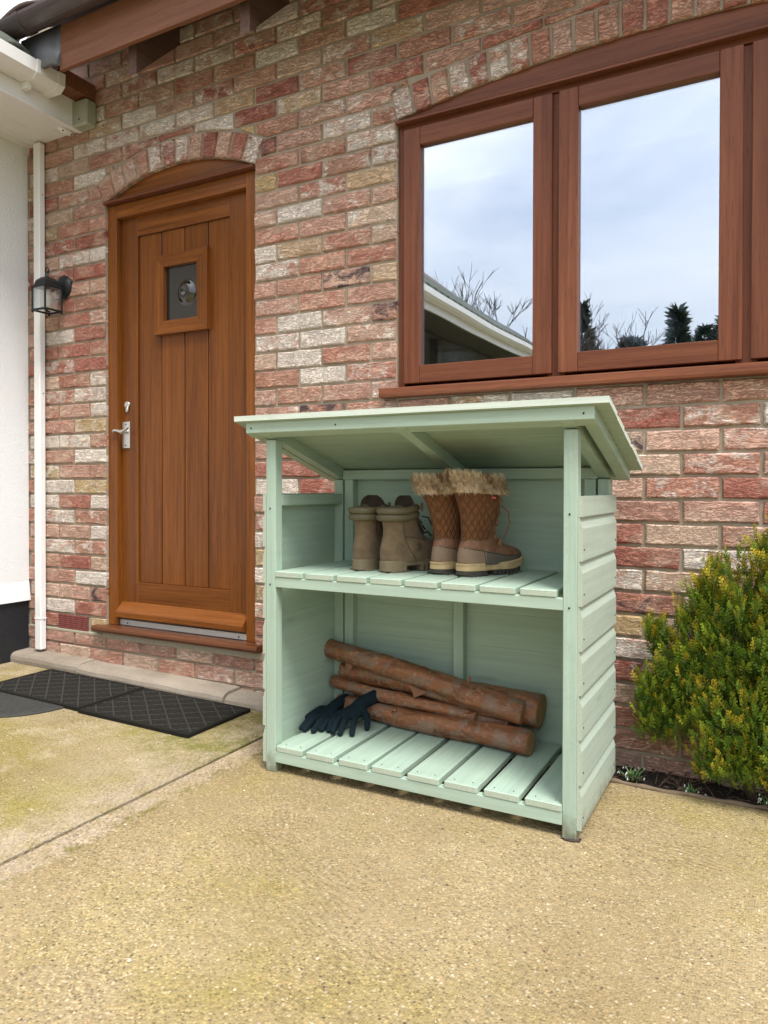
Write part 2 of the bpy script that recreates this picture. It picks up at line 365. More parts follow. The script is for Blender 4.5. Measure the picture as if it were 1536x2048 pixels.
def coated_glass(name, refl, tint=(0.93, 0.96, 1.0)):
    m = Mat(name)
    gl = m.n('ShaderNodeBsdfGlossy', {'Color': (0.92, 0.96, 1.0), 'Roughness': 0.0, 'Normal': m.bump(m.noise(m.pos(), 2.6, 1), 0.05, 0.02)}); tr = m.n('ShaderNodeBsdfTransparent', {'Color': tint})
    lw = m.n('ShaderNodeLayerWeight', {'Blend': 0.18}); f = m.math('MULTIPLY_ADD', lw.outputs['Fresnel'], 1 - refl, refl, clamp=True)
    ms = m.n('ShaderNodeMixShader', {0: f, 1: tr.outputs[0], 2: gl.outputs[0]}); m.nt.links.new(ms.outputs[0], m.out.inputs[0]); return m.m

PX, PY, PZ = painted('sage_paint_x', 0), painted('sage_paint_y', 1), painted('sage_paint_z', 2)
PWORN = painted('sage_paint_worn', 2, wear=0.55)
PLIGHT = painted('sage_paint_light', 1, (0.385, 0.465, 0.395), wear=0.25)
PSUNLIT = painted('sage_paint_sunlit', 0, (0.55, 0.62, 0.545), wear=0.2)  # roof board paint lightened, sunlight put into the colour
PSHADED = painted('sage_paint_shaded', 0, (0.33, 0.43, 0.34))  # darker copy for the roof underside, its shade put into the paint
PEND = endgrain('sage_end_grain')
DOORW = {a: stained('oak_stain_%d' % a, a, (0.100, 0.029, 0.005), (0.275, 0.090, 0.015), 0.10, 0.36) for a in (0, 2)}
WINW = {a: stained('mahogany_stain_%d' % a, a, (0.112, 0.033, 0.015), (0.24, 0.085, 0.040), 0.06, 0.45) for a in (0, 1, 2)}
DSILL = stained('sill_stain', 0, (0.070, 0.021, 0.007), (0.145, 0.050, 0.017), 0.2, 0.4)
RAFT = stained('rafter_stain', 1, (0.085, 0.045, 0.034), (0.17, 0.10, 0.078), 0.0, 0.7)
EAVEW = stained('eave_stain', 0, (0.15, 0.055, 0.028), (0.27, 0.12, 0.065), 0.05, 0.6)
BR_O, BR_A = brick_mat('brick_face', True), brick_mat('brick_face_joined', False)
MORT = mortar_mat()
CONC1 = concrete_mat('driveway_concrete', (0.280, 0.213, 0.110), (0.358, 0.283, 0.163), (0.280, 0.226, 0.066), 0.75)
CONC2 = concrete_mat('apron_concrete', (0.255, 0.20, 0.085), (0.375, 0.31, 0.195), (0.245, 0.208, 0.045), 0.9, 0.75, 0)
WHITE = plain('white_plastic', (0.78, 0.78, 0.77), 0.35, 0.03)
OFFW = plain('white_upvc', (0.76, 0.76, 0.75), 0.4, 0.06, 9)
BLACKM = plain('black_metal', (0.010, 0.013, 0.014), 0.4, 0.3, 60, 0.0006, Specular_IOR_Level=0.3)
GUTM = plain('brown_gutter_plastic', (0.075, 0.055, 0.055), 0.3, 0.15)
DARK = plain('dark_gap', (0.012, 0.010, 0.009), 0.9)
LEAD = plain('lead_sheet', (0.17, 0.18, 0.19), 0.5, 0.35, 18, 0.002, Metallic=0.3)
CHROME = plain('satin_metal', (0.62, 0.61, 0.59), 0.32, 0.05, Metallic=0.85)
GLASS = coated_glass('window_glass', 0.46)
CLEAR = coated_glass('clear_glass', 0.08, (0.97, 0.98, 0.98))

# ------------------------------------------------------------------ ground
def slab(name, x0, x1, y0, y1, mat, zfn, step=None):
    m = MB(); xs = [x0, x1]; 
    top = [(x0, y0), (x1, y0), (x1, y1), (x0, y1)]
    vs = [(x, y, zfn(x)) for x, y in top] + [(x, y, zfn(x) - 0.09) for x, y in top]
    m.add(vs, [(0, 1, 2, 3), (7, 6, 5, 4), (0, 4, 5, 1), (1, 5, 6, 2), (2, 6, 7, 3), (3, 7, 4, 0)])
    return kind(m.build(name, mat), 'structure')
KT = 0.013
def gz(x): return KT * max(0.0, -1.65 - x)
JX = -1.648
slab('driveway', JX + 0.007, 3.5, -9.0, -0.150, CONC1, lambda x: 0.0)
slab('doorway_apron', -3.42, JX - 0.008, -9.0, -0.002, CONC2, gz)
g = MB(); g.add([(-160, -160, -0.092), (160, -160, -0.092), (160, 160, -0.092), (-160, 160, -0.092)], [(0, 1, 2, 3)])
LAWN = plain('lawn', (0.055, 0.075, 0.022), 0.95, 0.4, 8)
kind(g.build('ground', LAWN), 'structure')
# moss and silt along the joint between the two slabs
m = MB()
for i in range(90):
    y = -2.3 + i * 0.0243; w = 0.010 + 0.006 * random.random()
    m.ball((JX + random.uniform(-0.004, 0.004), y, -0.022 + random.uniform(-0.003, 0.003)), 0.012, 6, 4, 0, (0.6, 1.3, 0.35 + 0.3 * random.random()))
kind(m.build('joint_moss', plain('joint_moss', (0.030, 0.022, 0.010), 0.95, 0.5, 60)), 'stuff')

m = MB(); rgt = random.Random(77)
for i in range(1500):
    y = -2.45 + 2.3 * rgt.random() ** 1.2; x = rgt.uniform(-2.6, 0.5); z = gz(x) if x < JX else 0.0
    if JX - 0.01 < x < JX + 0.01: continue
    r_ = rgt.uniform(0.0012, 0.0032) * (1.5 if rgt.random() < 0.06 else 1); k = rgt.random(); c = (0.42, 0.34, 0.22) if k < 0.45 else (0.60, 0.53, 0.40) if k < 0.62 else (0.10, 0.075, 0.05) if k < 0.85 else (0.25, 0.17, 0.10)
    pts = [(x + r_ * math.cos(a) * rgt.uniform(0.7, 1.3), y + r_ * math.sin(a) * rgt.uniform(0.7, 1.3), z) for a in (0.3, 1.6, 2.8, 4.0, 5.3)] + [(x + rgt.uniform(-0.3, 0.3) * r_, y, z + r_ * 0.9)]
    m.add(pts, [(0, 1, 5), (1, 2, 5), (2, 3, 5), (3, 4, 5), (4, 0, 5)], 0, [c] * 6)
kind(m.build('grit', col_attr_mat('grit', 0.9, 0.1)), 'stuff')

# ------------------------------------------------------------------ brick house
house = thing('brick_house', 'red and buff brick house with brown timber door and windows', 'house')
DX0, DX1, DZ0, DSP, DRISE = -2.858, -1.955, 0.222, 2.280, 0.100
WX0, WX1, WZ0, WSP, WRISE = -1.279, 0.509, 1.262, 2.306, 0.082
def arch_z(x, x0, x1, zs, rise):
    c = (x1 - x0) / 2; R = (c * c + rise * rise) / (2 * rise); xm = (x0 + x1) / 2
    d = R * R - (x - xm) ** 2
    return zs + rise - R + math.sqrt(max(d, 0))
def arch_geo(x0, x1, zs, rise):
    c = (x1 - x0) / 2; R = (c * c + rise * rise) / (2 * rise); return (x0 + x1) / 2, zs + rise - R, R, math.asin(c / R)
AT = 0.108
def ext_z(x, x0, x1, zs, rise):      # top of the arch ring at x (None outside it)
    xm, zc, R, a = arch_geo(x0, x1, zs, rise); RO = R + AT
    if abs(x - xm) > RO * math.sin(a) + 0.006: return None
    return zc + math.sqrt(max(RO * RO - (x - xm) ** 2, 0))
def hole(x):                          # solid-wall z intervals blocked at x: list of (lo, hi)
    h = []
    for (x0, x1, z0, zs, rise) in ((DX0, DX1, DZ0, DSP, DRISE), (WX0, WX1, WZ0, WSP, WRISE)):
        if x0 < x < x1: h.append((z0, arch_z(x, x0, x1, zs, rise)))
    return h
# mortar body with the two openings
m = MB(); XW0, XW1, ZT = -3.44, 3.0, 3.25
edges = sorted(set([XW0, DX0, DX1, WX0, WX1, XW1] + [DX0 + (DX1 - DX0) * i / 20 for i in range(21)] + [WX0 + (WX1 - WX0) * i / 28 for i in range(29)]))
for a, b in zip(edges[:-1], edges[1:]):
    hs = hole((a + b) / 2)
    if not hs: m.box(a, b, 0.0085, 0.11, -0.1, ZT)
    else:
        lo, hi = hs[0]; m.box(a, b, 0.0085, 0.11, -0.1, lo)
        za = [arch_z(t, *((DX0, DX1, DSP, DRISE) if DX0 <= (a + b) / 2 <= DX1 else (WX0, WX1, WSP, WRISE))) for t in (a, b)]
        m.prism([(a, za[0]), (b, za[1]), (b, ZT), (a, ZT)], 1, 0.0085, 0.11)
wall = m.build('wall', MORT, house)

RED = [(0.44, 0.175, 0.125), (0.50, 0.235, 0.165), (0.40, 0.14, 0.10), (0.55, 0.315, 0.225), (0.50, 0.265, 0.185)]
BUFF = [(0.60, 0.40, 0.305), (0.57, 0.345, 0.265), (0.64, 0.48, 0.36), (0.54, 0.31, 0.235)]
YEL = [(0.60, 0.46, 0.23), (0.57, 0.42, 0.26)]
DRK = [(0.075, 0.05, 0.055), (0.11, 0.065, 0.062)]
def brick_colour(rng, low=False, arch=False):
    t = rng.random()
    if low: c = rng.choice(BUFF + RED[3:]); a = rng.uniform(0.1, 0.5)
    elif arch: c = rng.choice(RED + RED + BUFF[:1]); a = rng.uniform(0.2, 0.72)
    elif t < 0.46: c = rng.choice(RED); a = rng.choice([0.1, 0.2, 0.35, 0.55])
    elif t < 0.80: c = rng.choice(BUFF); a = rng.choice([0.15, 0.35, 0.5, 0.7])
    elif t < 0.86: c = rng.choice(YEL); a = rng.uniform(0.35, 0.6)
    elif t < 0.972: c = rng.choice(RED[3:] + BUFF); a = rng.uniform(0.9, 1.3)
    else: c = rng.choice(RED + BUFF); a = rng.uniform(1.85, 2.1)
    j = rng.uniform(0.98, 1.2)
    return (c[0] * j, c[1] * j, c[2] * j, a)
def brick_mesh(mb, poly, rng, y0=0.0, col=None, cx=0.0, cz=0.0):
    """poly: outline (x,z) counter-clockwise; a hand-made looking block with worn edges"""
    pts = []
    for (a, b) in zip(poly, poly[1:] + poly[:1]):
        L = math.dist(a, b); k = max(1, round(L / 0.036))
        for i in range(k):
            t = i / k; pts.append((a[0] + (b[0] - a[0]) * t, a[1] + (b[1] - a[1]) * t))
    n = len(pts); gx = sum(p[0] for p in pts) / n; gzz = sum(p[1] for p in pts) / n
    def jit(s): return rng.uniform(-s, s)
    outer = [(p[0] + jit(0.0017), p[1] + jit(0.0017)) for p in pts]
    def inset(p, d):
        dx, dz = gx - p[0], gzz - p[1]; l = math.hypot(dx, dz) or 1
        return (p[0] + max(-d, min(d, dx)) , p[1] + max(-d, min(d, dz)))
    tilt, roll = jit(0.012), jit(0.03)
    r0 = [(p[0] - cx, y0 + 0.10, p[1] - cz) for p in outer]
    r1 = [(p[0] - cx, y0 + 0.0055 + jit(0.001) + tilt * (p[0] - gx) + roll * (p[1] - gzz), p[1] - cz) for p in outer]
    r2 = []
    for p in outer:
        q = inset(p, 0.0045); r2.append((q[0] - cx, y0 + jit(0.0014) + tilt * (q[0] - gx) + roll * (q[1] - gzz), q[1] - cz))
    mb.loft([r0, r1, r2], True, False, True, 0, [col] * 3 if col else None, smooth=False)
cP = cam.matrix_world.translation.copy(); cI = cam.matrix_world.inverted()
def px(x, y, z):
    q = cI @ Vector((x, y, z)); d = -q.z
    return (768 + 1464.6 * q.x / d, 989.77 - 1464.6 * q.y / d) if d > 0.05 else (-9999, 0)
JW = 0.010; ROW0 = 0.0506
bricks = []                            # (outline, colour flags)
for r in range(-1, 42):
    zb, zt = ROW0 + 0.075 * r + JW / 2, ROW0 + 0.075 * (r + 1) - JW / 2
    off = -0.2658 + (0.1125 if r % 2 else 0.0)
    k0 = int((XW0 - off) / 0.225) - 1
    for k in range(k0, k0 + 32):
        xa, xb = off + 0.225 * k + JW / 2, off + 0.225 * (k + 1) - JW / 2
        xa, xb = max(xa, XW0), min(xb, 2.4)
        if xb - xa < 0.03: continue
        parts = [(xa, xb)]
        for (x0, x1, z0, zs, rise) in ((DX0, DX1, DZ0 - 0.022, DSP, DRISE), (WX0, WX1, WZ0, WSP, WRISE)):
            if zt > z0 + 0.02 and zb < zs - 0.02 and zt < zs + 0.045:
                new = []
                for (a, b) in parts:
                    if b <= x0 or a >= x1: new.append((a, b)); continue
                    if a < x0: new.append((a, x0))
                    if b > x1: new.append((x1, b))
                parts = new
        for (a, b) in parts:
            if b - a < 0.022: continue
            # air brick hole
            if r == 2 and a < -3.0 and b > -3.15 and a > -3.25: continue
            n = max(2, int((b - a) / 0.012)); xs = [a + (b - a) * i / n for i in range(n + 1)]
            runs, cur, cut = [], [], False
            for x in xs:
                lo, hi = zb, zt
                for A in ((DX0, DX1, DSP, DRISE), (WX0, WX1, WSP, WRISE)):
                    e = ext_z(x, *A)
                    if e is None or zt < A[2] - 0.02 or zb > e + 0.009: continue
                    al_ = arch_geo(*A)[3]; out = max(A[0] - x, x - A[1])
                    if out > 0:
                        sk = A[2] + out / math.tan(al_) - 0.010
                        if zb < sk - 0.015 and hi > sk: hi = min(hi, sk)
                        elif zb >= sk - 0.015: lo = max(lo, e + 0.009)
                    else: lo = max(lo, e + 0.009)
                if lo > zb or hi < zt: cut = True
                if hi - lo > 0.012: cur.append((x, lo, hi))
                elif cur: runs.append(cur); cur = []
            if cur: runs.append(cur)
            if not cut: bricks.append(([(a, zb), (b, zb), (b, zt), (a, zt)], r, False, abs(b - a - 0.215) < 1e-4)); continue
            for q in runs:
                if q[-1][0] - q[0][0] > 0.02: bricks.append(([(x, lo) for x, lo, hi in q] + [(x, hi) for x, lo, hi in reversed(q)], r, False, False))
for (A, nb) in (((DX0, DX1, DSP, DRISE), 12), ((WX0, WX1, WSP, WRISE), 24)):
    xm, zc, R, al = arch_geo(*A); RO = R + AT
    for i in range(nb):
        a0 = -al + 2 * al * i / nb; a1 = -al + 2 * al * (i + 1) / nb; g_ = JW / 2 / R
        a0 += g_ if i else 0; a1 -= g_ if i < nb - 1 else 0
        bricks.append(([(xm + R * math.sin(a0), zc + R * math.cos(a0)), (xm + R * math.sin(a1), zc + R * math.cos(a1)), (xm + RO * math.sin(a1), zc + RO * math.cos(a1)), (xm + RO * math.sin(a0), zc + RO * math.cos(a0))], 99, True, False))
def seen_area(poly):
    P = [px(x, 0, z) for x, z in poly]
    ar = abs(sum(a[0] * b[1] - b[0] * a[1] for a, b in zip(P, P[1:] + P[:1]))) / 2
    cx, cy = sum(p[0] for p in P) / len(P), sum(p[1] for p in P) / len(P)
    ins = sum(1 for p in P if 0 < p[0] < 1536 and 0 < p[1] < 2048) / len(P)
    if 545 < cx < 1222 and 905 < cy < 1660 and not (cy < 985 and cx < 690): return 0
    if 500 < cx < 1235 and 845 < cy < 905 and cx > 560: return 0
    return ar * ins
bricks.sort(key=lambda b: -seen_area(b[0]))
rng = random.Random(11); joined = MB(); variants = {}; nparts = 0
for (poly, r, arch, full) in bricks:
    col = brick_colour(rng, r in (-1, 0, 1), arch)
    if nparts < 298 and seen_area(poly) > 30:
        cx, cz = sum(p[0] for p in poly) / len(poly), sum(p[1] for p in poly) / len(poly)
        if full:
            key = rng.randrange(14)
            if key not in variants:
                mb = MB(); brick_mesh(mb, [(-0.1075, -0.0325), (0.1075, -0.0325), (0.1075, 0.0325), (-0.1075, 0.0325)], rng); variants[key] = mb.mesh('brick', BR_O)
            me = variants[key]
        else:
            mb = MB(); brick_mesh(mb, poly, rng, cx=cx, cz=cz); me = mb.mesh('brick', BR_O)
        o = link('brick', me, wall, (cx, rng.uniform(-0.0018, 0.0018), cz)); o.color = col; nparts += 1
    else:
        brick_mesh(joined, poly, rng, col=col)
kind(joined.build('brickwork', BR_A, wall), 'stuff')
# air brick: terracotta grille
m = MB(); T = plain('terracotta', (0.24, 0.05, 0.045), 0.7, 0.15)
m.box(-3.198, -2.985, 0.012, 0.05, 0.203, 0.271, mat=1)
for i in range(7): m.box(-3.198, -2.985, 0.0, 0.03, 0.203 + i * 0.0103, 0.203 + i * 0.0103 + 0.0046, 0.0006)
for i in range(6): m.box(-3.197 + i * 0.0418, -3.197 + i * 0.0418 + 0.003, 0.0035, 0.03, 0.2035, 0.2705)
m.build('air_vent', [T, DARK], house)
# pale damp course fillet under the door sill and the vent
m = MB(); m.box(-3.42, DX0 - 0.02, -0.003, 0.02, 0.186, 0.199, 0.002); m.box(DX0 - 0.02, -1.46, -0.002, 0.02, 0.180, 0.214, 0.003)
m.build('damp_course', plain('pale_mortar', (0.35, 0.315, 0.235), 0.95, 0.25, 60, 0.003), wall)

# ---- door
door = MB(); JF = 0.06
dframe = MB(); dframe.box(DX0 + JF, DX1 - JF, 0.021, 0.115, 2.198, 2.262, 0.002)
pts = [(DX0, 2.262)] + [(DX1, 2.262)] + [(DX1 - (DX1 - DX0) * i / 24, arch_z(DX1 - (DX1 - DX0) * i / 24, DX0, DX1, DSP, DRISE)) for i in range(25)]
LX0, LX1 = DX0 + JF + 0.002, DX1 - JF - 0.002
body = MB(); body.box(LX0, LX1, 0.078, 0.11, 0.268, 2.198)
leaf = body.build('door', DOORW[2], house)

for (a, b) in ((DX0, DX0 + JF), (DX1 - JF, DX1)):
    fr = MB(); fr.box(a, b, 0.02, 0.115, 0.246, 2.262, 0.002); fr.build('jamb', DOORW[2], leaf)
dframe.build('door_head', DOORW[0], leaf)
m = MB(); m.prism(pts, 1, 0.028, 0.115); m.build('arch_board', DOORW[0], leaf)
m = MB(); m.prism([(0.03, 2.286), (-0.004, 2.279), (-0.012, 2.270), (-0.010, 2.264), (0.03, 2.266)], 0, DX0 + 0.001, DX1 - 0.001); m.build('drip_moulding', WINW[0], leaf)
for (a, b) in ((LX0, -2.692), (-2.132, LX1)):
    m = MB(); m.box(a, b, 0.050, 0.078, 0.268, 2.198, 0.002); m.build('stile', DOORW[2], leaf)
m = MB(); m.box(-2.692, -2.132, 0.0503, 0.078, 2.106, 2.198, 0.002); m.build('rail', DOORW[0], leaf)
m = MB(); m.box(-2.692, -2.132, 0.0503, 0.078, 0.268, 0.455, 0.002); m.build('rail', DOORW[0], leaf)
pj = [-2.692, -2.547, -2.404, -2.263, -2.132]
for a, b in zip(pj[:-1], pj[1:]):
    m = MB(); m.box(a + 0.0030, b - 0.0030, 0.0605, 0.078, 0.4555, 2.1055, 0.0022); m.build('plank', DOORW[2], leaf)
m = MB(); m.box(-2.692, -2.132, 0.0720, 0.0775, 0.4555, 2.1055); m.build('groove_shade', DARK, leaf)  # dark sheet standing in for the shade in the plank grooves
m = MB(); m.prism([(0.0500, 0.358), (0.046, 0.358), (0.006, 0.318), (0.003, 0.312), (0.003, 0.290), (0.012, 0.286), (0.0500, 0.286)], 0, LX0 + 0.004, LX1 - 0.004); m.build('weather_bar', DOORW[0], leaf)
vx0, vx1, vz0, vz1 = -2.571, -2.247, 1.620, 1.986; ix0, ix1, iz0, iz1 = -2.511, -2.308, 1.681, 1.931
for q, ax in ((((vx0, vz0), (vx1, vz0), (ix1, iz0), (ix0, iz0)), 0), (((vx1, vz0), (vx1, vz1), (ix1, iz1), (ix1, iz0)), 2), (((vx1, vz1), (vx0, vz1), (ix0, iz1), (ix1, iz1)), 0), (((vx0, vz1), (vx0, vz0), (ix0, iz0), (ix0, iz1)), 2)):
    cx, cz = sum(p[0] for p in q) / 4, sum(p[1] for p in q) / 4
    m = MB(); m.prism([(p[0] + (cx - p[0]) * 0.004, p[1] + (cz - p[1]) * 0.004) for p in q], 1, 0.036, 0.0785); m.build('vision_frame', DOORW[ax], leaf)
BULL = Mat('bullseye_glass'); BULL = BULL.bsdf((0.016, 0.014, 0.011), 0.02, Specular_IOR_Level=0.9)
m = MB(); m.box(ix0, ix1, 0.056, 0.0595, iz0, iz1)
rr = []; cx, cz = -2.385, 1.803
for i in range(15):
    t = i / 14; R_ = 0.062 * (1 - t) + 0.0006; y = 0.0558 - 0.020 * (math.sin(min(1, t * 1.7) * PI / 2) ** 2) + 0.013 * max(0, (t - 0.45) / 0.55) ** 2
    rr.append([(cx + R_ * math.cos(2 * PI * k / 32) * 0.95, y, cz + R_ * math.sin(2 * PI * k / 32)) for k in range(32)])
m.loft(rr, True, False, True); m.build('bullseye_pane', BULL, leaf)
m = MB(); m.tube([(-2.757, 0.0495, 1.307), (-2.757, 0.043, 1.307)], [0.0165, 0.015], 20); m.ball((-2.757, 0.044, 1.285), 0.011, 10, 6, sc=(0.9, 0.5, 1.4)); m.box(-2.759, -2.755, 0.040, 0.045, 1.283, 1.300, mat=1)
m.build('lock', [CHROME, DARK], leaf)
m = MB(); m.box(-2.789, -2.740, 0.0435, 0.0498, 1.098, 1.226, 0.0015)
m.tube([(-2.764, 0.045, 1.178), (-2.764, 0.012, 1.176)], 0.0095, 12)
P = [(-2.708, 0.006, 1.197), (-2.722, 0.008, 1.187), (-2.745, 0.010, 1.178), (-2.764, 0.011, 1.176), (-2.785, 0.010, 1.182), (-2.802, 0.008, 1.184), (-2.812, 0.006, 1.176)]
m.tube(P, [0.005, 0.007, 0.009, 0.0105, 0.009, 0.0085, 0.006], 12, flat=0.7)
for z in (1.112, 1.213): m.ball((-2.764, 0.043, z), 0.0035, 8, 4, 1)
m.build('handle', [CHROME, DARK], leaf)
m = MB(); m.prism([(0.064, 0.248), (0.034, 0.248), (0.036, 0.2725), (0.064, 0.2755)], 0, LX0, LX1)
for x in (LX0 + 0.05, LX1 - 0.05): m.ball((x, 0.034, 0.258), 0.0038, 8, 4, 1)
m.build('threshold', [plain('mill_aluminium', (0.60, 0.60, 0.59), 0.42, 0.06, Metallic=0.6), DARK], leaf)
m = MB(); m.prism([(-0.040, 0.220), (-0.043, 0.228), (-0.040, 0.238), (-0.034, 0.243), (0.11, 0.249), (0.11, 0.2145), (-0.030, 0.2145)], 0, -2.909, -1.912); m.build('door_sill', DSILL, leaf)

# ---- window
wb = MB(); wb.box(WX0 + 0.028, WX1 - 0.028, 0.016, 0.112, 2.264, 2.300, 0.001)
window = wb.build('window', WINW[0], house)
for (a, b) in ((WX0, WX0 + 0.028), (WX1 - 0.028, WX1)):
    m = MB(); m.box(a, b, 0.020, 0.115, 1.285, 2.30, 0.0015); m.build('jamb', WINW[2], window)
for (a, b) in ((-0.6825, -0.6625), (-0.0955, -0.0745)):
    m = MB(); m.box(a - 0.02, b + 0.02, 0.024, 0.112, 1.286, 2.262, 0.001); m.build('mullion', WINW[2], window)
m = MB(); m.prism([(0.03, 2.300), (-0.004, 2.2975), (-0.014, 2.289), (-0.014, 2.281), (0.03, 2.285)], 0, WX0 + 0.001, WX1 - 0.001); m.build('drip_moulding', WINW[0], window)
pts = [(WX0, 2.3005), (WX1, 2.3005)] + [(WX1 - (WX1 - WX0) * i / 30, arch_z(WX1 - (WX1 - WX0) * i / 30, WX0, WX1, WSP, WRISE)) for i in range(31)]
m = MB(); m.prism(pts, 1, 0.018, 0.112); m.build('arch_board', WINW[0], window)
m = MB(); m.prism([(-0.040, 1.2535), (-0.042, 1.262), (-0.041, 1.283), (-0.036, 1.287), (0.11, 1.298), (0.11, 1.2535), (-0.026, 1.2505)], 0, -1.331, 0.565); m.build('window_sill', WINW[0], window)
for (a, b) in ((-1.249, -0.684), (-0.661, -0.097), (-0.073, 0.480)):
    z0, z1, w = 1.304, 2.259, 0.066
    for (p, q) in ((a, a + w), (b - w, b)):
        m = MB(); m.box(p, q, 0.003, 0.055, z0, z1, 0.0022); m.build('casement_stile', WINW[2], window)
    for (p, q) in ((z1 - w, z1), (z0, z0 + w)):
        m = MB(); m.box(a + w + 0.0005, b - w - 0.0005, 0.0035, 0.0545, p, q, 0.0022); m.build('casement_rail', WINW[0], window)
    m = MB(); m.box(a + w - 0.004, b - w + 0.004, 0.0240, 0.0280, z0 + w - 0.004, z1 - w + 0.004); m.build('pane', GLASS, window)
    m = MB()
    for (p, q, u, v) in ((a + w, b - w, z1 - w - 0.011, z1 - w), (a + w, b - w, z0 + w, z0 + w + 0.006), (a + w, a + w + 0.009, z0 + w + 0.006, z1 - w - 0.011), (b - w - 0.009, b - w, z0 + w + 0.006, z1 - w - 0.011)): m.box(p, q, 0.0285, 0.045, u, v)
    m.build('spacer_bar', plain('spacer', (0.30, 0.31, 0.34), 0.5), window)
# dark strips painted in for the shade in the gaps behind the casements
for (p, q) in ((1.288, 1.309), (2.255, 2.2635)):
    m = MB(); m.box(WX0 + 0.03, WX1 - 0.03, 0.056, 0.060, p, q); m.build('gap_shade', DARK, window)

# room behind the window
ROOM = plain('room_wall', (0.62, 0.62, 0.61), 0.9, 0.05); m = MB()
def quad(m, a, b, c, d, mat=0): m.add([a, b, c, d], [(0, 1, 2, 3)], mat)
X0, X1, Y0, Y1, Z0, Z1 = -1.9, 1.2, 0.114, 3.2, 0.3, 2.55
quad(m, (X0, Y1, Z0), (X1, Y1, Z0), (X1, Y1, Z1), (X0, Y1, Z1)); quad(m, (X0, Y0, Z0), (X0, Y1, Z0), (X0, Y1, Z1), (X0, Y0, Z1)); quad(m, (X1, Y1, Z0), (X1, Y0, Z0), (X1, Y0, Z1), (X1, Y1, Z1))
quad(m, (X0, Y0, Z1), (X0, Y1, Z1), (X1, Y1, Z1), (X1, Y0, Z1)); quad(m, (X0, Y0, Z0), (X1, Y0, Z0), (X1, Y1, Z0), (X0, Y1, Z0))
kind(m.build('room', ROOM, recalc=False), 'structure')
m = MB(); m.box(-1.40, 0.62, 0.112, 0.34, 1.315, 1.333, 0.003); kind(m.build('inner_sill', OFFW), 'structure')

# ---- eaves of the brick house
m = MB(); m.box(-2.790, 3.0, -0.300, -0.280, 2.742, 2.935, 0.002); m.build('fascia_board', EAVEW, house)
m = MB()
for x in (-2.420, -1.822, -1.222, -0.622):
    m = MB(); m.prism([(-0.252, 2.642), (0.006, 2.642 + 0.258 * 1.0), (0.006, 3.12), (-0.252, 2.93)], 0, x, x + 0.046); m.build('rafter_foot', RAFT, house)
m = MB(); m.box(-3.03, -2.915, -0.21, -0.001, 2.775, 2.85, 0.002); m.build('eave_end_board', EAVEW, house)
TILE = plain('clay_tile', (0.13, 0.085, 0.075), 0.8, 0.35, 25, 0.002)
sl = math.radians(33)
m = MB(); ct, st_ = math.cos(sl), math.sin(sl)
def rp(s_, n): return (-0.36 + s_ * ct - n * st_, 2.955 + s_ * st_ + n * ct)
m.prism([rp(0, 0), rp(4.6, 0), rp(4.6, 0.02), rp(0, 0.02)], 0, -3.06, 3.0); roof = m.build('roof', plain('roof_board', (0.06, 0.045, 0.04), 0.9), house)
tm = MB(); P_ = [rp(-0.03, 0.024), rp(0.36, 0.04), rp(0.36, 0.055), rp(-0.03, 0.042)]
ring = []
for i in range(9):
    u = i / 8; a = math.sin(PI * u); ring.append([(0.30 * u, y, z + 0.035 * a) for (y, z) in P_])
tm.loft(ring); tmesh = tm.mesh('tile', TILE)
for rrow in range(2):
    for i in range(20): link('tile', tmesh, roof, (-3.06 + 0.302 * i, rrow * 0.30 * ct, rrow * 0.30 * st_))
# gutter: half round with clips and end union
def half_round(m, x0, x1, yc, zc, r, t=0.004, mat=0):
    o = [(yc + r * math.cos(PI + PI * i / 14), zc + r * math.sin(PI + PI * i / 14)) for i in range(15)]
    i_ = [(yc + (r - t) * math.cos(2 * PI - PI * i / 14), zc + (r - t) * math.sin(2 * PI - PI * i / 14)) for i in range(15)]
    m.prism(o + i_, 0, x0, x1, mat)
GY, GZ = -0.362, 2.970
m = MB(); half_round(m, -3.06, 3.0, GY, GZ, 0.056); gut = m.build('gutter', GUTM, house)
for x in (-2.945, -2.1, -1.2, -0.3):
    m = MB(); half_round(m, x, x + 0.030, GY, GZ, 0.0605); m.build('gutter_clip', GUTM, gut)
m = MB(); half_round(m, -3.085, -3.055, GY, GZ, 0.064, 0.012); m.box(-3.086, -3.080, GY - 0.06, GY + 0.06, GZ - 0.02, GZ); half_round(m, -3.125, -3.086, GY, GZ, 0.058, 0.05); m.build('gutter_union', BLACKM, gut)
# lead apron wrapped round the fascia end
rings = []
for i in range(11):
    t = i / 10; x = -3.045 + 0.262 * t; zb = 2.80 - 0.045 * t ** 1.4 + 0.006 * math.sin(t * 9)
    rings.append([(x, -0.312 + 0.012 * math.sin(t * 5) - 0.02 * (1 - t), zb), (x, -0.306 + 0.01 * math.sin(t * 7), zb + 0.07), (x, -0.304, 2.94), (x, -0.296, 2.94), (x, -0.296, zb + 0.07), (x, -0.300, zb)])
m = MB(); m.loft(rings); m.build('lead_flashing', LEAD, house)

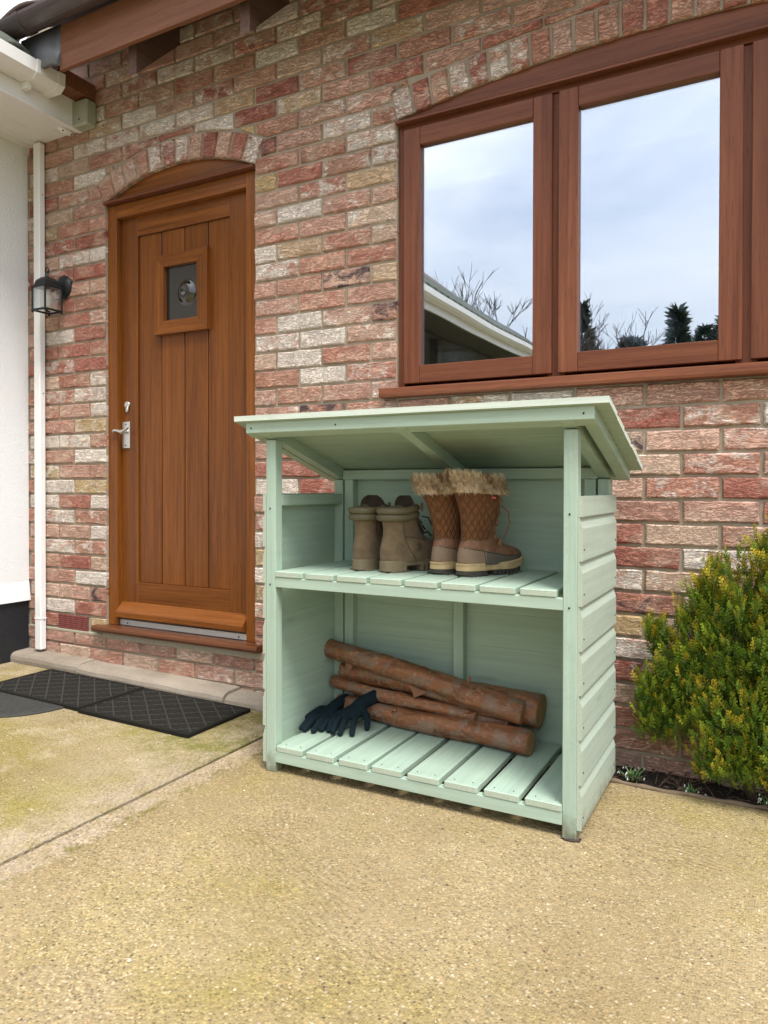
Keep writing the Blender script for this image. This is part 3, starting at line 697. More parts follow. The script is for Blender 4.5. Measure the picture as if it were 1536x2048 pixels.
# ------------------------------------------------------------------ white rendered wing on the left
wing = thing('rendered_wing', 'white rendered house wing with black plinth, white gutter and soffit', 'house', (-3.42, 0, 0))
def wx(x): return x + 3.42
REND = plain('white_render', (0.77, 0.775, 0.785), 0.9, 0.06, 120, 0.004)
m = MB(); m.box(wx(-6.9), wx(-3.422), -3.2, -0.001, 0.33, 2.70); m.prism([(wx(-3.42), 0.42), (wx(-3.408), 0.325), (wx(-3.44), 0.322), (wx(-3.44), 0.42)], 1, -3.2, -0.001); m.build('wall', REND, wing)
CPD = plain('added_carport_dark', (0.055, 0.048, 0.042), 0.85, 0.3, 9)  # carport added out of direct view to darken the wing mirrored in the panes
m = MB(); m.box(wx(-6.9), wx(-3.425), -8.2, -3.201, 2.62, 2.69); m.build('added_carport_ceiling', CPD, wing)
m = MB(); m.box(wx(-6.9), wx(-5.4), -8.2, -3.201, -0.09, 2.619); m.build('added_carport_wall', plain('grey_green_cladding', (0.16, 0.17, 0.155), 0.9, 0.2, 4), wing)
for y in (-5.2, -8.1):
    m = MB(); m.box(wx(-3.53), wx(-3.43), y - 0.05, y + 0.05, -0.09, 2.619, 0.004); m.build('added_carport_post', CPD, wing)
m = MB(); m.box(wx(-6.88), wx(-3.424), -3.19, -0.002, -0.09, 0.329); m.build('plinth', plain('bitumen_paint', (0.012, 0.013, 0.016), 0.6, 0.4, 40, 0.002), wing)
m = MB()
for i in range(4): m.box(wx(-3.4195) + i * 0.1005, wx(-3.4195) + i * 0.1005 + 0.0985, -3.2, -0.002, 2.655, 2.665, 0.0015)
m.build('soffit', OFFW, wing)
m = MB(); m.box(wx(-3.4195), wx(-3.0185), -8.2, -3.2005, 2.656, 2.666); m.build('added_carport_soffit', CPD, wing)  # added dark soffit, tones down the mirrored eave
m = MB(); m.prism([(wx(-3.421), 2.664), (wx(-3.395), 2.652), (wx(-3.37), 2.652), (wx(-3.37), 2.664)], 1, -3.2, -0.002); m.build('soffit_trim', OFFW, wing)
m = MB(); m.prism([(wx(-3.018), 2.640), (wx(-2.995), 2.640), (wx(-2.998), 2.652), (wx(-3.002), 2.655), (wx(-3.002), 2.835), (wx(-3.018), 2.835)], 1, -8.2, -0.012); m.build('fascia_board', OFFW, wing)
m = MB(); g0, g1, gb, gt = wx(-2.998), wx(-2.893), 2.725, 2.800
pr = [(g0, gt), (g0, gb), (g1 - 0.030, gb), (g1 - 0.004, gb + 0.022), (g1, gt), (g1 - 0.004, gt), (g1 - 0.008, gb + 0.026), (g1 - 0.032, gb + 0.004), (g0 + 0.004, gb + 0.004), (g0 + 0.004, gt)]
m.prism(pr, 1, -8.2, -0.205); gw = m.build('gutter', OFFW, wing)
def ring_of(pr, e):
    cx, cz = (g0 + g1) / 2, (gb + gt) / 2; return [(cx + (p[0] - cx) * e, cz + (p[1] - cz) * e) for p in pr[:5]]
m = MB(); m.prism(ring_of(pr, 1.07), 1, -0.225, -0.190); m.build('end_cap', OFFW, gw)
for y in (-0.335, -1.2, -2.2):
    m = MB(); m.prism(ring_of(pr, 1.08), 1, y, y + 0.020); m.box(wx(-3.001), wx(-2.96), y - 0.002, y + 0.022, 2.695, 2.724, 0.001); m.build('gutter_clip', OFFW, gw)
m = MB(); rs = math.radians(36); c2, s2 = math.cos(rs), math.sin(rs)
m.prism([(wx(-2.965), 2.806), (wx(-2.965) - 3.2 * c2, 2.806 + 3.2 * s2), (wx(-2.965) - 3.2 * c2 + 0.02, 2.84 + 3.2 * s2), (wx(-2.965), 2.835)], 1, -8.25, -0.32); wroof = m.build('roof', TILE, wing)
MOSSY = plain('mossy_tile', (0.085, 0.095, 0.075), 0.9, 0.6, 45, 0.004)
tm = MB(); ring = []
for i in range(11):
    u = i / 10; a = abs(math.sin(2 * PI * u)); 
    ring.append([(wx(-2.945) - 0.0, -0.33 * u, 2.812 + 0.030 * a), (wx(-2.945) - 0.38 * c2, -0.33 * u, 2.822 + 0.38 * s2 + 0.030 * a), (wx(-2.945) - 0.38 * c2, -0.33 * u, 2.842 + 0.38 * s2 + 0.030 * a), (wx(-2.945), -0.33 * u, 2.832 + 0.030 * a)])
tm.loft(ring); tmesh2 = tm.mesh('tile', MOSSY)
for i in range(23):
    for j in range(2): link('tile', tmesh2, wroof, (-0.30 * c2 * j, -0.30 - 0.33 * i, 0.30 * s2 * j + 0.012 * j))

# ------------------------------------------------------------------ things fixed to the walls
pipe = thing('downpipe', 'slim white square downpipe in the corner beside the white wall', 'downpipe', (-3.300, -0.022, 0.085))
m = MB(); m.box(-0.0235, 0.0235, -0.020, 0.014, 0.0, 2.56, 0.004); m.build('pipe', WHITE, pipe)
m = MB(); m.box(-0.025, 0.025, -0.0215, 0.015, 0.155, 0.162, 0.001); m.build('joint', OFFW, pipe)
for z in (0.15, 1.3, 2.3):
    m = MB(); m.ball((0.024, 0.0, z), 0.003, 8, 4); m.build('screw', BLACKM, pipe)
jb = thing('junction_box', 'grey green junction box on the brickwork under the eaves', 'junction box', (-2.968, -0.03, 2.705))
m = MB(); m.box(-0.062, 0.062, -0.034, 0.030, -0.062, 0.062, 0.008); m.build('case', plain('aged_grey_plastic', (0.33, 0.34, 0.26), 0.5, 0.15, 20), jb)
m = MB(); m.tube([(0.02, 0.008, 0.060), (0.02, 0.010, 0.15)], 0.011, 10); m.build('conduit', plain('grey_conduit', (0.26, 0.26, 0.22), 0.5), jb)
m = MB(); m.ball((0.012, -0.034, -0.034), 0.0045, 8, 4); m.build('screw', BLACKM, jb)
cv = thing('cable_cover', 'small white rounded plastic cover on the soffit edge', 'cable cover', (-3.075, -0.045, 2.650))
m = MB(); m.ball((0, 0, 0.0), 0.05, 16, 8, sc=(0.45, 0.9, 0.30)); m.build('cap', OFFW, cv)
m = MB(); m.ball((0.012, -0.025, -0.010), 0.004, 8, 4); m.ball((0.012, 0.025, -0.010), 0.004, 8, 4); m.build('screw', BLACKM, cv)

lan = thing('wall_lantern', 'black coach lantern with clear panes on the brick left of the door', 'wall lantern', (-3.145, 0, 1.83))
m = MB(); prof = [(0.0, 0.058), (-0.006, 0.058), (-0.010, 0.052), (-0.016, 0.048), (-0.022, 0.034), (-0.030, 0.016)]
m.loft([[(r_ * math.cos(2 * PI * k / 28), y, 0.078 + r_ * math.sin(2 * PI * k / 28)) for k in range(28)] for y, r_ in prof]); m.build('wall_plate', BLACKM, lan)
m = MB(); m.tube([(0, -0.024, 0.078), (0, -0.045, 0.062), (0, -0.060, 0.058)], [0.012, 0.010, 0.012], 10); m.build('arm', BLACKM, lan)
LY = -0.098; hb = 0.046
def sq(r_, z): return [(-r_, LY - r_, z), (r_, LY - r_, z), (r_, LY + r_, z), (-r_, LY + r_, z)]
m = MB(); m.loft([sq(hb + 0.006, 0.050), sq(hb + 0.006, 0.056), sq(hb - 0.004, 0.062), sq(0.036, 0.085), sq(0.022, 0.100), sq(0.014, 0.104)], smooth=False)
m.loft([[(r_ * math.cos(2 * PI * k / 12), LY + r_ * math.sin(2 * PI * k / 12), z) for k in range(12)] for r_, z in ((0.014, 0.104), (0.008, 0.110), (0.007, 0.122), (0.004, 0.126))])
m.tube([(0.013 * math.sin(2 * PI * k / 18), LY, 0.137 - 0.013 * math.cos(2 * PI * k / 18)) for k in range(19)], 0.0032, 8); m.build('lamp_roof', BLACKM, lan)
m = MB()
for sx in (-1, 1):
    for sy in (-1, 1): m.box(sx * hb - 0.0038, sx * hb + 0.0038, LY + sy * hb - 0.0038, LY + sy * hb + 0.0038, -0.062, 0.052, 0.001); m.ball((sx * hb, LY + sy * hb, -0.066), 0.006, 8, 6)
for s_ in (-1, 1):
    m.box(-hb - 0.005, hb + 0.005, LY + s_ * hb - 0.0045, LY + s_ * hb + 0.0045, -0.0645, -0.055, 0.001); m.box(s_ * hb - 0.0044, s_ * hb + 0.0044, LY - hb + 0.005, LY + hb - 0.005, -0.0640, -0.0555, 0.001)
m.box(-0.004, 0.004, LY - 0.004, LY + 0.004, -0.064, -0.02); m.build('lamp_frame', BLACKM, lan)
for (a, b, c, d) in ((-hb + 0.005, hb - 0.005, LY - hb - 0.001, LY - hb + 0.001), (-hb + 0.005, hb - 0.005, LY + hb - 0.001, LY + hb + 0.001), (-hb - 0.001, -hb + 0.001, LY - hb + 0.005, LY + hb - 0.005), (hb - 0.001, hb + 0.001, LY - hb + 0.005, LY + hb - 0.005)):
    m = MB(); m.box(a, b, c, d, -0.055, 0.05); m.build('pane', CLEAR, lan)
m = MB(); prof = [(-0.052, 0.027), (-0.030, 0.029), (0.004, 0.027), (0.016, 0.025), (0.018, 0.018), (0.026, 0.016), (0.044, 0.016)]
m.loft([[(r_ * math.cos(2 * PI * k / 20), LY + r_ * math.sin(2 * PI * k / 20), z) for k in range(20)] for z, r_ in prof]); m.build('bulb', plain('lamp_white', (0.80, 0.78, 0.68), 0.4, 0.04), lan)

# ------------------------------------------------------------------ step stones and mats before the door
STONE = Mat('step_stone'); p_ = STONE.pos(); a_ = STONE.noise(p_, 5, 6, 0.65); b_ = STONE.noise(p_, 190, 4, 0.7)
c_ = STONE.mix(STONE.ramp(a_, [(0.35, 0), (0.65, 1)]), (0.225, 0.185, 0.14), (0.34, 0.29, 0.23)); c_ = STONE.mix(STONE.math('MULTIPLY', STONE.ramp(b_, [(0.4, 0), (0.65, 1)]), 0.35), c_, (0.44, 0.38, 0.31))
STONE = STONE.bsdf(c_, 0.92, STONE.bump(STONE.math('ADD', b_, a_), 0.9, 0.006))
def step_stone(x0, x1, dz, yf, lab):
    n = 18; rings = []
    prof = [(0.0, -0.03), (yf + 0.012, -0.03), (yf + 0.002, 0.000), (yf, 0.016), (yf + 0.004, 0.032), (yf + 0.016, 0.043), (yf + 0.034, 0.047), (0.0, 0.050)]
    L = x1 - x0
    for i in range(n + 1):
        x = x0 + L * i / n; g_ = gz(x); w = 0.0016 * math.sin(x * 23) + 0.001 * math.sin(x * 61)
        sc = 0.80 if i in (0, n) else 1.0
        rings.append([(x - x0, y * (1 if y == 0 else 1) + (w if k not in (0, 7) else 0) + ((0.004) if i in (0, n) and 1 < k < 7 else 0), g_ + dz + z * (0.985 if i in (0, n) else 1) + 0.6 * w) for k, (y, z) in enumerate(prof)])
    mb = MB(); mb.loft(rings, smooth=False); o = mb.build('step_stone', STONE, None, (x0, -0.001, 0)); tag(o, lab, 'step stone', 'round nosed stones under the door'); return o
step_stone(-3.44, -2.930, 0.003, -0.108, 'round nosed stone edging left of the mats, beneath the white downpipe')
step_stone(-2.926, -2.030, 0.000, -0.118, 'longest round nosed stone, directly below the door behind the rubber mats')
step_stone(-2.026, -1.30, -0.010, -0.112, 'round nosed stone running from the mat corner behind the sage shed')

RUB = plain('black_rubber', (0.011, 0.0105, 0.008), 0.85, 0.4, 35, 0.0015, Specular_IOR_Level=0.2)
RUBT = plain('rubber_fibre', (0.009, 0.007, 0.005), 0.95, 0.5, 160, 0.003)
RUBR = plain('rubber_rib', (0.026, 0.025, 0.018), 0.7, 0.3, 60)
def door_mat(x0, x1, y0, y1, lab, rz):
    w, d = x1 - x0, y1 - y0
    t = thing('rubber_mat', lab, 'door mat', ((x0 + x1) / 2, (y0 + y1) / 2, gz((x0 + x1) / 2) + 0.0015), 'rubber door mats', (0, math.atan(KT), rz))
    m = MB(); m.box(-w / 2, w / 2, -d / 2, d / 2, 0, 0.010, 0.003); m.build('base', RUB, t)
    m = MB(); b = 0.016
    for (a, e, c, f) in ((-w / 2, w / 2, -d / 2, -d / 2 + b), (-w / 2, w / 2, d / 2 - b, d / 2), (-w / 2, -w / 2 + b, -d / 2 + b, d / 2 - b), (w / 2 - b, w / 2, -d / 2 + b, d / 2 - b)): m.box(a, e, c, f, 0.0095, 0.0135, 0.0015)
    m.build('border', RUB, t)
    m = MB(); iw, idp = w / 2 - b, d / 2 - b
    def clipline(px_, py_, dx, dy):
        ts = []
        for (o, dd, lim) in ((px_, dx, iw), (py_, dy, idp)):
            if abs(dd) > 1e-9: ts.append(sorted(((-lim - o) / dd, (lim - o) / dd)))
        a, e = max(q[0] for q in ts), min(q[1] for q in ts); return (a, e) if e - a > 0.01 else None
    an = math.radians(40)
    for (ang, sp, wd, hh) in ((an, 0.064, 0.0055, 0.0138), (-an, 0.064, 0.0055, 0.0136)):
        dx, dy = math.cos(ang), math.sin(ang)
        for k in range(-9, 10):
            cpx, cpy = -dy * k * sp, dx * k * sp; c = clipline(cpx, cpy, dx, dy)
            if not c: continue
            p0, p1 = (cpx + dx * c[0], cpy + dy * c[0]), (cpx + dx * c[1], cpy + dy * c[1]); nx, ny = -dy * wd / 2, dx * wd / 2
            vs = [(p0[0] + nx, p0[1] + ny), (p1[0] + nx, p1[1] + ny), (p1[0] - nx, p1[1] - ny), (p0[0] - nx, p0[1] - ny)]
            m.prism(vs, 2, 0.0095, hh)
    m.build('lattice_rib', RUBR, t)
    m = MB(); k = 0
    y = -idp + 0.008
    while y < idp - 0.004:
        m.box(-iw, iw, y, y + 0.0085, 0.0095, 0.0118); y += 0.0165
    kind(m.build('tread_bar', RUBT, t), 'stuff'); return t
door_mat(-3.085, -2.462, -0.480, -0.128, 'left rubber lattice door mat, overlapping the round mat', 0.0)
door_mat(-2.452, -1.868, -0.492, -0.132, 'right rubber lattice door mat, the one nearest the sage shed', 0.0)
rm = thing('tread_mat', 'grey round rubber mat with raised tread pattern half under a door mat', 'round mat', (-2.826, -0.462, gz(-2.826) + 0.001), rot=(0, math.atan(KT), 0))
RG = plain('worn_grey_rubber', (0.034, 0.034, 0.030), 0.8, 0.3, 25, 0.001)
m = MB(); m.loft([[(r_ * math.cos(2 * PI * k / 48), r_ * math.sin(2 * PI * k / 48), z) for k in range(48)] for r_, z in ((0.278, -0.003), (0.280, 0.004), (0.277, 0.0065))]); m.build('base', RG, rm)
m = MB()
for i in range(-12, 13):
    for j in range(-12, 13):
        x, y = i * 0.023, j * 0.023
        if x * x + y * y > 0.262 ** 2 or y > 0.03: continue
        a, b = (0.009, 0.003) if (i + j) % 2 else (0.003, 0.009)
        m.box(x - a, x + a, y - b, y + b, 0.006, 0.0085, 0.001)
kind(m.build('tread_bar', RG, rm), 'stuff')

# ------------------------------------------------------------------ the sage green log store
SX0, SX1, SYF, SYB = -1.4453, -0.4513, -0.5854, -0.138; PW = 0.0365
store = thing('log_store', 'sage green painted timber log store with sloping roof and slatted shelves', 'log store', (0, 0, 0))
RS = 0.302                                                   # roof fall towards the wall
def roof_z(y): return 1.1225 - (y + 0.6374) * RS            # underside of the roof boards
def holes(m, pts, mat=1):
    for p in pts: m.ball(p, 0.0028, 8, 4, mat)
def post(x, y0, y1, mat):
    m = MB(); zt = roof_z((y0 + y1) / 2) - 0.037
    m.box(x, x + PW, y0, y1, 0, zt, 0.0018)
    if y0 == SYF: holes(m, [(x + PW * 0.45, y0 - 0.0005, z) for z in (0.845, 0.602)])
    o = m.build('post', [mat, DARK], store); return o
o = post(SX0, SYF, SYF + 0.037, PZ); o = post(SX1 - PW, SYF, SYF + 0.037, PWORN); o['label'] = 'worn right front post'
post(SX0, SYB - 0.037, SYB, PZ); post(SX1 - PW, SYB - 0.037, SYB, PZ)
xi0, xi1 = SX0 + PW, SX1 - PW
def bar(name, x0, x1, y0, y1, z0, z1, mat, b=0.0018): m = MB(); m.box(x0, x1, y0, y1, z0, z1, b); return m.build(name, mat, store)
bar('front_rail', xi0 + 0.0004, xi1 - 0.0004, SYF, SYF + 0.022, 0.0325, 0.0672, PX); bar('front_rail', xi0 + 0.0004, xi1 - 0.0004, SYF + 0.0005, SYF + 0.022, 0.5935, 0.6263, PX)
bar('rear_rail', xi0, xi1, SYB - 0.060, SYB - 0.038, 0.0325, 0.0672, PX); bar('rear_rail', xi0, xi1, SYB - 0.060, SYB - 0.038, 0.5935, 0.6263, PX)
bar('back_rail', xi0 + 0.0004, xi1 - 0.0004, SYB - 0.0375, SYB - 0.002, 0.941, 0.9755, PX)
for x in (xi0 + 0.006, -0.969, xi1 - 0.042):
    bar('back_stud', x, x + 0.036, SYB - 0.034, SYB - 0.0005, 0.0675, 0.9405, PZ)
for x in (SX0 + 0.0005, SX1 - PW + 0.0005):
    bar('side_rail', x + 0.0, x + PW - 0.001, SYF + 0.0375, SYB - 0.0375, 0.853, 0.888, PY); bar('side_rail', x, x + PW - 0.001, SYF + 0.0375, SYB - 0.0375, 0.0325, 0.067, PY)
for x in (SX0 + 0.0005, -0.963, SX1 - PW + 0.0005):
    m = MB(); x1 = x + 0.0345
    y0, y1 = SYF - 0.030, SYB + 0.012
    vs = [(y0, roof_z(y0) - 0.0365), (y1, roof_z(y1) - 0.0365), (y1, roof_z(y1) - 0.0005), (y0, roof_z(y0) - 0.0005)]
    m.prism(vs, 0, x, x1); m.build('rafter', PY, store)
# shiplap boards: right side, left side and back
lap = [0.028, 0.1445, 0.262, 0.377, 0.491, 0.607, 0.723, 0.838, 0.892]
def lap_profile(z0, z1, T, last):
    if last: return [(0, z0), (T, z0), (T + 0.0005, z0 + 0.003), (T, z1), (0, z1)]
    return [(0, z0), (T, z0), (T + 0.0008, z0 + 0.003), (T + 0.0005, z1 - 0.030), (T - 0.0022, z1 - 0.022), (T - 0.0055, z1 - 0.012), (T - 0.0072, z1 - 0.004), (T - 0.0078, z1), (0, z1)]
for i in range(8):
    pr = lap_profile(lap[i], lap[i + 1] - 0.0004, 0.0125, i == 7)
    m = MB(); m.prism([(SX1 + 0.0006 + p, z) for p, z in pr], 1, SYF + 0.0008 + random.uniform(0, 0.0015), SYB - random.uniform(0, 0.001), capmat=1)
    holes(m, [(SX1 + 0.0006 + 0.0128, SYF + 0.016, lap[i] + 0.03), (SX1 + 0.0134, SYB - 0.02, lap[i] + 0.03)], 2) if i < 7 else None
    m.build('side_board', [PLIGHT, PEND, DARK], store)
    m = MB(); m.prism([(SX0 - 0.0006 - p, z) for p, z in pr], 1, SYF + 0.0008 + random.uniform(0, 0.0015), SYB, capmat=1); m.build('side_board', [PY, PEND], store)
for i in range(8):
    z1 = lap[i + 1] if i < 7 else 0.975
    pr = [(SYB + p, z) for p, z in lap_profile(lap[i], z1 - 0.0005, 0.010, i == 7)]
    m = MB(); m.prism(pr, 0, SX0 + 0.001, SX1 - 0.001); m.build('back_board', PX, store)
# slats
def slat_mesh(w, t, L):
    m = MB(); m.box(-w / 2, w / 2, 0, L, -t, 0, 0.0022, mats={2: 1}); 
    return m
low = [-1.4685, -1.3476, -1.2233, -1.1042, -0.9799, -0.859, -0.7351, -0.6141]; Q = 0.9571
smL = slat_mesh(0.0995, 0.0195, 0.435)
for px_ in ((-0.026, 0.022), (0.028, 0.024)): smL.ball((px_[0], px_[1], -0.0006), 0.0024, 8, 4, 2)
smL = smL.mesh('slat', [PY, PEND, DARK])
for i, x in enumerate(low):
    o = link('lower_slat', smL, store, (x * Q + 0.0498 + (0.0006 if i == 0 else 0), SYF - 0.0015 + random.uniform(-0.001, 0.001), 0.0869)); o.rotation_euler[2] = random.uniform(-0.003, 0.003)
smU = slat_mesh(0.1025, 0.0188, 0.435).mesh('slat', [PY, PEND, DARK])
for i in range(8):
    x = xi0 + 0.0516 + i * 0.11505
    if i == 7:
        mm = slat_mesh(0.0985, 0.0188, 0.435).mesh('slat', [PY, PEND, DARK]); x -= 0.002
    else: mm = smU
    o = link('upper_slat', mm, store, (x, SYF - 0.0015 + random.uniform(-0.001, 0.001), 0.6453)); o.rotation_euler[2] = random.uniform(-0.002, 0.002)
# roof battens and boards
RX0, RX1, RYF, RYB = -1.533, -0.3637, -0.6374, -0.119
m = MB(); b0, b1 = -0.624, -0.590
m.prism([(b0, roof_z(b0) - 0.0325), (b0 + 0.002, roof_z(b0) - 0.0345), (b1, roof_z(b1) - 0.0365), (b1, roof_z(b1) - 0.0006), (b0, roof_z(b0) - 0.0006)], 0, -1.495, -0.401)
holes(m, [(x, b0 - 0.0003, 1.1) for x in (-1.475, -1.16, -0.428)], 1); m.build('roof_fascia', [PX, DARK], store)
for xa in (-1.495, -0.401 - 0.034):
    m = MB(); y0, y1 = b1 + 0.0004, -0.1225
    m.prism([(y0, roof_z(y0) - 0.0315), (y1, roof_z(y1) - 0.0315), (y1, roof_z(y1) - 0.0006), (y0, roof_z(y0) - 0.0006)], 0, xa, xa + 0.034); m.build('side_batten', PY, store)
m = MB(); y0, y1 = -0.1560, -0.1225; m.prism([(y0, roof_z(y0) - 0.030), (y1, roof_z(y1) - 0.030), (y1, roof_z(y1) - 0.0006), (y0, roof_z(y0) - 0.0006)], 0, -1.4605, -0.4355); m.build('rear_batten', PX, store)
nb = 5; cs = 1 / math.sqrt(1 + RS * RS); sn = RS * cs
for i in range(nb):
    ya = RYF + (RYB - RYF) * i / nb; yb = RYF + (RYB - RYF) * (i + 1) / nb - 0.0006
    T0, T1 = 0.0085 if i else 0.0165, 0.0165
    xr = RX1 + random.uniform(-0.0012, 0.0012)
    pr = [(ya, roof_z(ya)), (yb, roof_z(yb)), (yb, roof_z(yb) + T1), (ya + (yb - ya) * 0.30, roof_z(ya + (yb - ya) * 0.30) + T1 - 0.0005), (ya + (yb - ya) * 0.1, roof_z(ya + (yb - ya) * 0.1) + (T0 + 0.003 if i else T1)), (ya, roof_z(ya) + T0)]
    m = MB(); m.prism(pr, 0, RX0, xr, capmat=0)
    m.m[0] = 2; m.build('roof_board', [PSUNLIT, DARK, PSHADED], store)
# scrap of bark that packs the right front foot
m = MB(); m.tube([(-0.489, -0.588, 0.0015), (-0.474, -0.593, 0.002), (-0.458, -0.592, 0.003), (-0.4455, -0.586, 0.003), (-0.4425, -0.570, 0.002)], [0.0025, 0.0045, 0.005, 0.006, 0.003], 8, fn=lambda i, k: 0.8 + 0.4 * ((i * 7 + k * 5) % 3) / 2, flat=0.6)
tag(m.build('bark_scrap', plain('bark_scrap', (0.045, 0.028, 0.022), 0.9, 0.5, 60, 0.003)), 'dark scrap of bark under the worn front foot of the shed', 'bark scrap')

# ------------------------------------------------------------------ logs
BARK = Mat('pine_bark'); p_ = BARK.obj(); a_ = BARK.noise(BARK.map(p_, (7, 30, 30)), 1, 6, 0.65, 0.8); b_ = BARK.noise(BARK.map(p_, (55, 80, 80)), 1, 5, 0.7, 0.5); d_ = BARK.noise(p_, 16, 5, 0.7, 1.0)
c_ = BARK.mix(BARK.ramp(a_, [(0.32, 0), (0.66, 1)]), (0.100, 0.036, 0.013), (0.33, 0.130, 0.055))
c_ = BARK.mix(BARK.math('MULTIPLY', BARK.ramp(d_, [(0.52, 0), (0.56, 1)]), 0.6), c_, (0.21, 0.165, 0.125))
c_ = BARK.mix(BARK.math('MULTIPLY', BARK.ramp(b_, [(0.57, 0), (0.62, 1)]), 0.5), c_, (0.46, 0.27, 0.17))
c_ = BARK.mix(BARK.ramp(BARK.noise(p_, 11, 2), [(0.735, 0), (0.75, 1)]), c_, (0.42, 0.20, 0.08))
BARK = BARK.bsdf(c_, 0.40, BARK.bump(BARK.math('ADD', a_, BARK.math('MULTIPLY', b_, 0.6)), 1.0, 0.0055))
CUT = Mat('sawn_end'); p_ = CUT.obj(); sx_ = CUT.n('ShaderNodeSeparateXYZ', {0: p_})
r_ = CUT.math('SQRT', CUT.math('ADD', CUT.math('POWER', sx_.outputs[1], 2.0), CUT.math('POWER', sx_.outputs[2], 2.0)))
rg = CUT.math('MULTIPLY_ADD', CUT.math('SINE', CUT.math('MULTIPLY', CUT.math('ADD', r_, CUT.math('MULTIPLY', CUT.noise(p_, 30, 3), 0.008)), 1500.0)), 0.5, 0.5)
CUT = CUT.bsdf(CUT.mix(CUT.math('MULTIPLY', rg, 0.5), (0.36, 0.20, 0.085), (0.19, 0.092, 0.034)), 0.8)
def log(a, b, ra, rb, lab, bend=0.0, knots=(), seed=0, flare=0.0):
    A, B = Vector(a), Vector(b); L = (B - A).length; rg_ = random.Random(seed); n = 22; path = []; rad = []
    for i in range(n + 1):
        t = i / n; path.append((L * t, 0.004 * math.sin(t * 6 + seed), bend * math.sin(PI * t) + 0.003 * math.sin(t * 9 + seed)))
        rad.append((ra + (rb - ra) * t) * (1 + 0.03 * math.sin(t * 13 + seed) + sum(h * math.exp(-((t - k) / 0.02) ** 2) for k, h in knots)))
    ph = [rg_.uniform(0, 6) for _ in range(4)]
    rt = rad[:]; rad[0] = rt[0] * 0.93
    pth = [path[0], (path[0][0] + 0.003, path[0][1], path[0][2])] + path[1:-1] + [(path[-1][0] - 0.003, path[-1][1], path[-1][2]), path[-1]]
    rd = [rt[0] * 0.95, rt[0]] + rt[1:-1] + [rt[-1], rt[-1] * 0.95]
    t = thing('log', lab, 'log', A, 'logs piled on the lower shelf'); t.rotation_euler = (B - A).to_track_quat('X', 'Z').to_euler()
    m = MB(); m.tube(pth, rd, 20, cap=False, fn=lambda i, k: 1 + 0.045 * math.sin(2 * PI * k / 20 * 3 + i * 0.35 + ph[0]) + 0.03 * math.sin(2 * PI * k / 20 * 5 - i * 0.6 + ph[1]) + 0.025 * math.sin(i * 2.3 + k * 1.7 + ph[2]))
    for k, h in knots: m.ball((L * k, -(ra + rb) / 2 * 0.7, (ra + rb) / 2 * 0.75), 0.008, 8, 5, sc=(1.4, 0.8, 0.8))
    o = m.build('bark', BARK, t)
    for e in (0, 1):
        m2 = MB(); pp = pth[0] if e == 0 else pth[-1]; r2 = rd[0] if e == 0 else rd[-1]; s_ = -1 if e == 0 else 1
        m2.loft([[(pp[0] + s_ * dx_, pp[1] + q * r2 * math.cos(2 * PI * k / 20), pp[2] + q * r2 * math.sin(2 * PI * k / 20)) for k in range(20)] for q, dx_ in ((1.0, -0.001), (0.9, 0.0012), (0.05, 0.0015))], cap0=False, smooth=False); m2.build('sawn_end', CUT, t)
    return t
log((-1.408, -0.205, 0.1225), (-0.664, -0.285, 0.1250), 0.030, 0.0385, 'front bottom log lying under the gloves along the slats', 0.0, ((0.35, 0.12), (0.62, 0.08)), 1)
log((-1.430, -0.205, 0.199), (-0.862, -0.238, 0.163), 0.0225, 0.0215, 'thin middle log with a ragged end above the front bottom log', -0.002, ((0.5, 0.1), (0.96, 0.18)), 2)
log((-1.330, -0.178, 0.150), (-0.752, -0.222, 0.1545), 0.018, 0.0195, 'thin log with its round end poking out between the bottom logs', 0.0, (), 3)
log((-1.449, -0.205, 0.324), (-0.696, -0.246, 0.2015), 0.0345, 0.0385, 'long thick log sloping down across the top of the pile', 0.004, ((0.31, 0.1), (0.78, 0.07)), 4)
log((-1.405, -0.176, 0.245), (-0.655, -0.196, 0.2005), 0.031, 0.0570, 'thickest log at the back with a broad sawn end', 0.0, ((0.6, 0.06),), 5)
# torn bark flakes on the top log
LF = plain('torn_bark', (0.20, 0.09, 0.045), 0.8, 0.4, 60)
t_ = [o for o in bpy.data.objects if o.name.startswith('log') and o.get('label', '').startswith('long thick')][0]
for pts in ([(0.10, -0.030, -0.016), (0.135, -0.032, -0.020), (0.125, -0.040, -0.046), (0.112, -0.042, -0.038)], [(0.36, -0.026, -0.026), (0.43, -0.026, -0.030), (0.405, -0.032, -0.050), (0.39, -0.034, -0.058), (0.38, -0.030, -0.044)], [(0.555, 0, 0.036), (0.568, 0, 0.036), (0.570, -0.004, 0.058), (0.563, -0.006, 0.062)], [(0.36, 0.0, 0.036), (0.41, 0.002, 0.038), (0.45, 0, 0.037), (0.40, -0.006, 0.046)]):
    m = MB(); m.loft([pts, [(x, y + 0.0022, z + 0.001) for x, y, z in pts]], smooth=False); m.build('bark_flake', LF, t_)

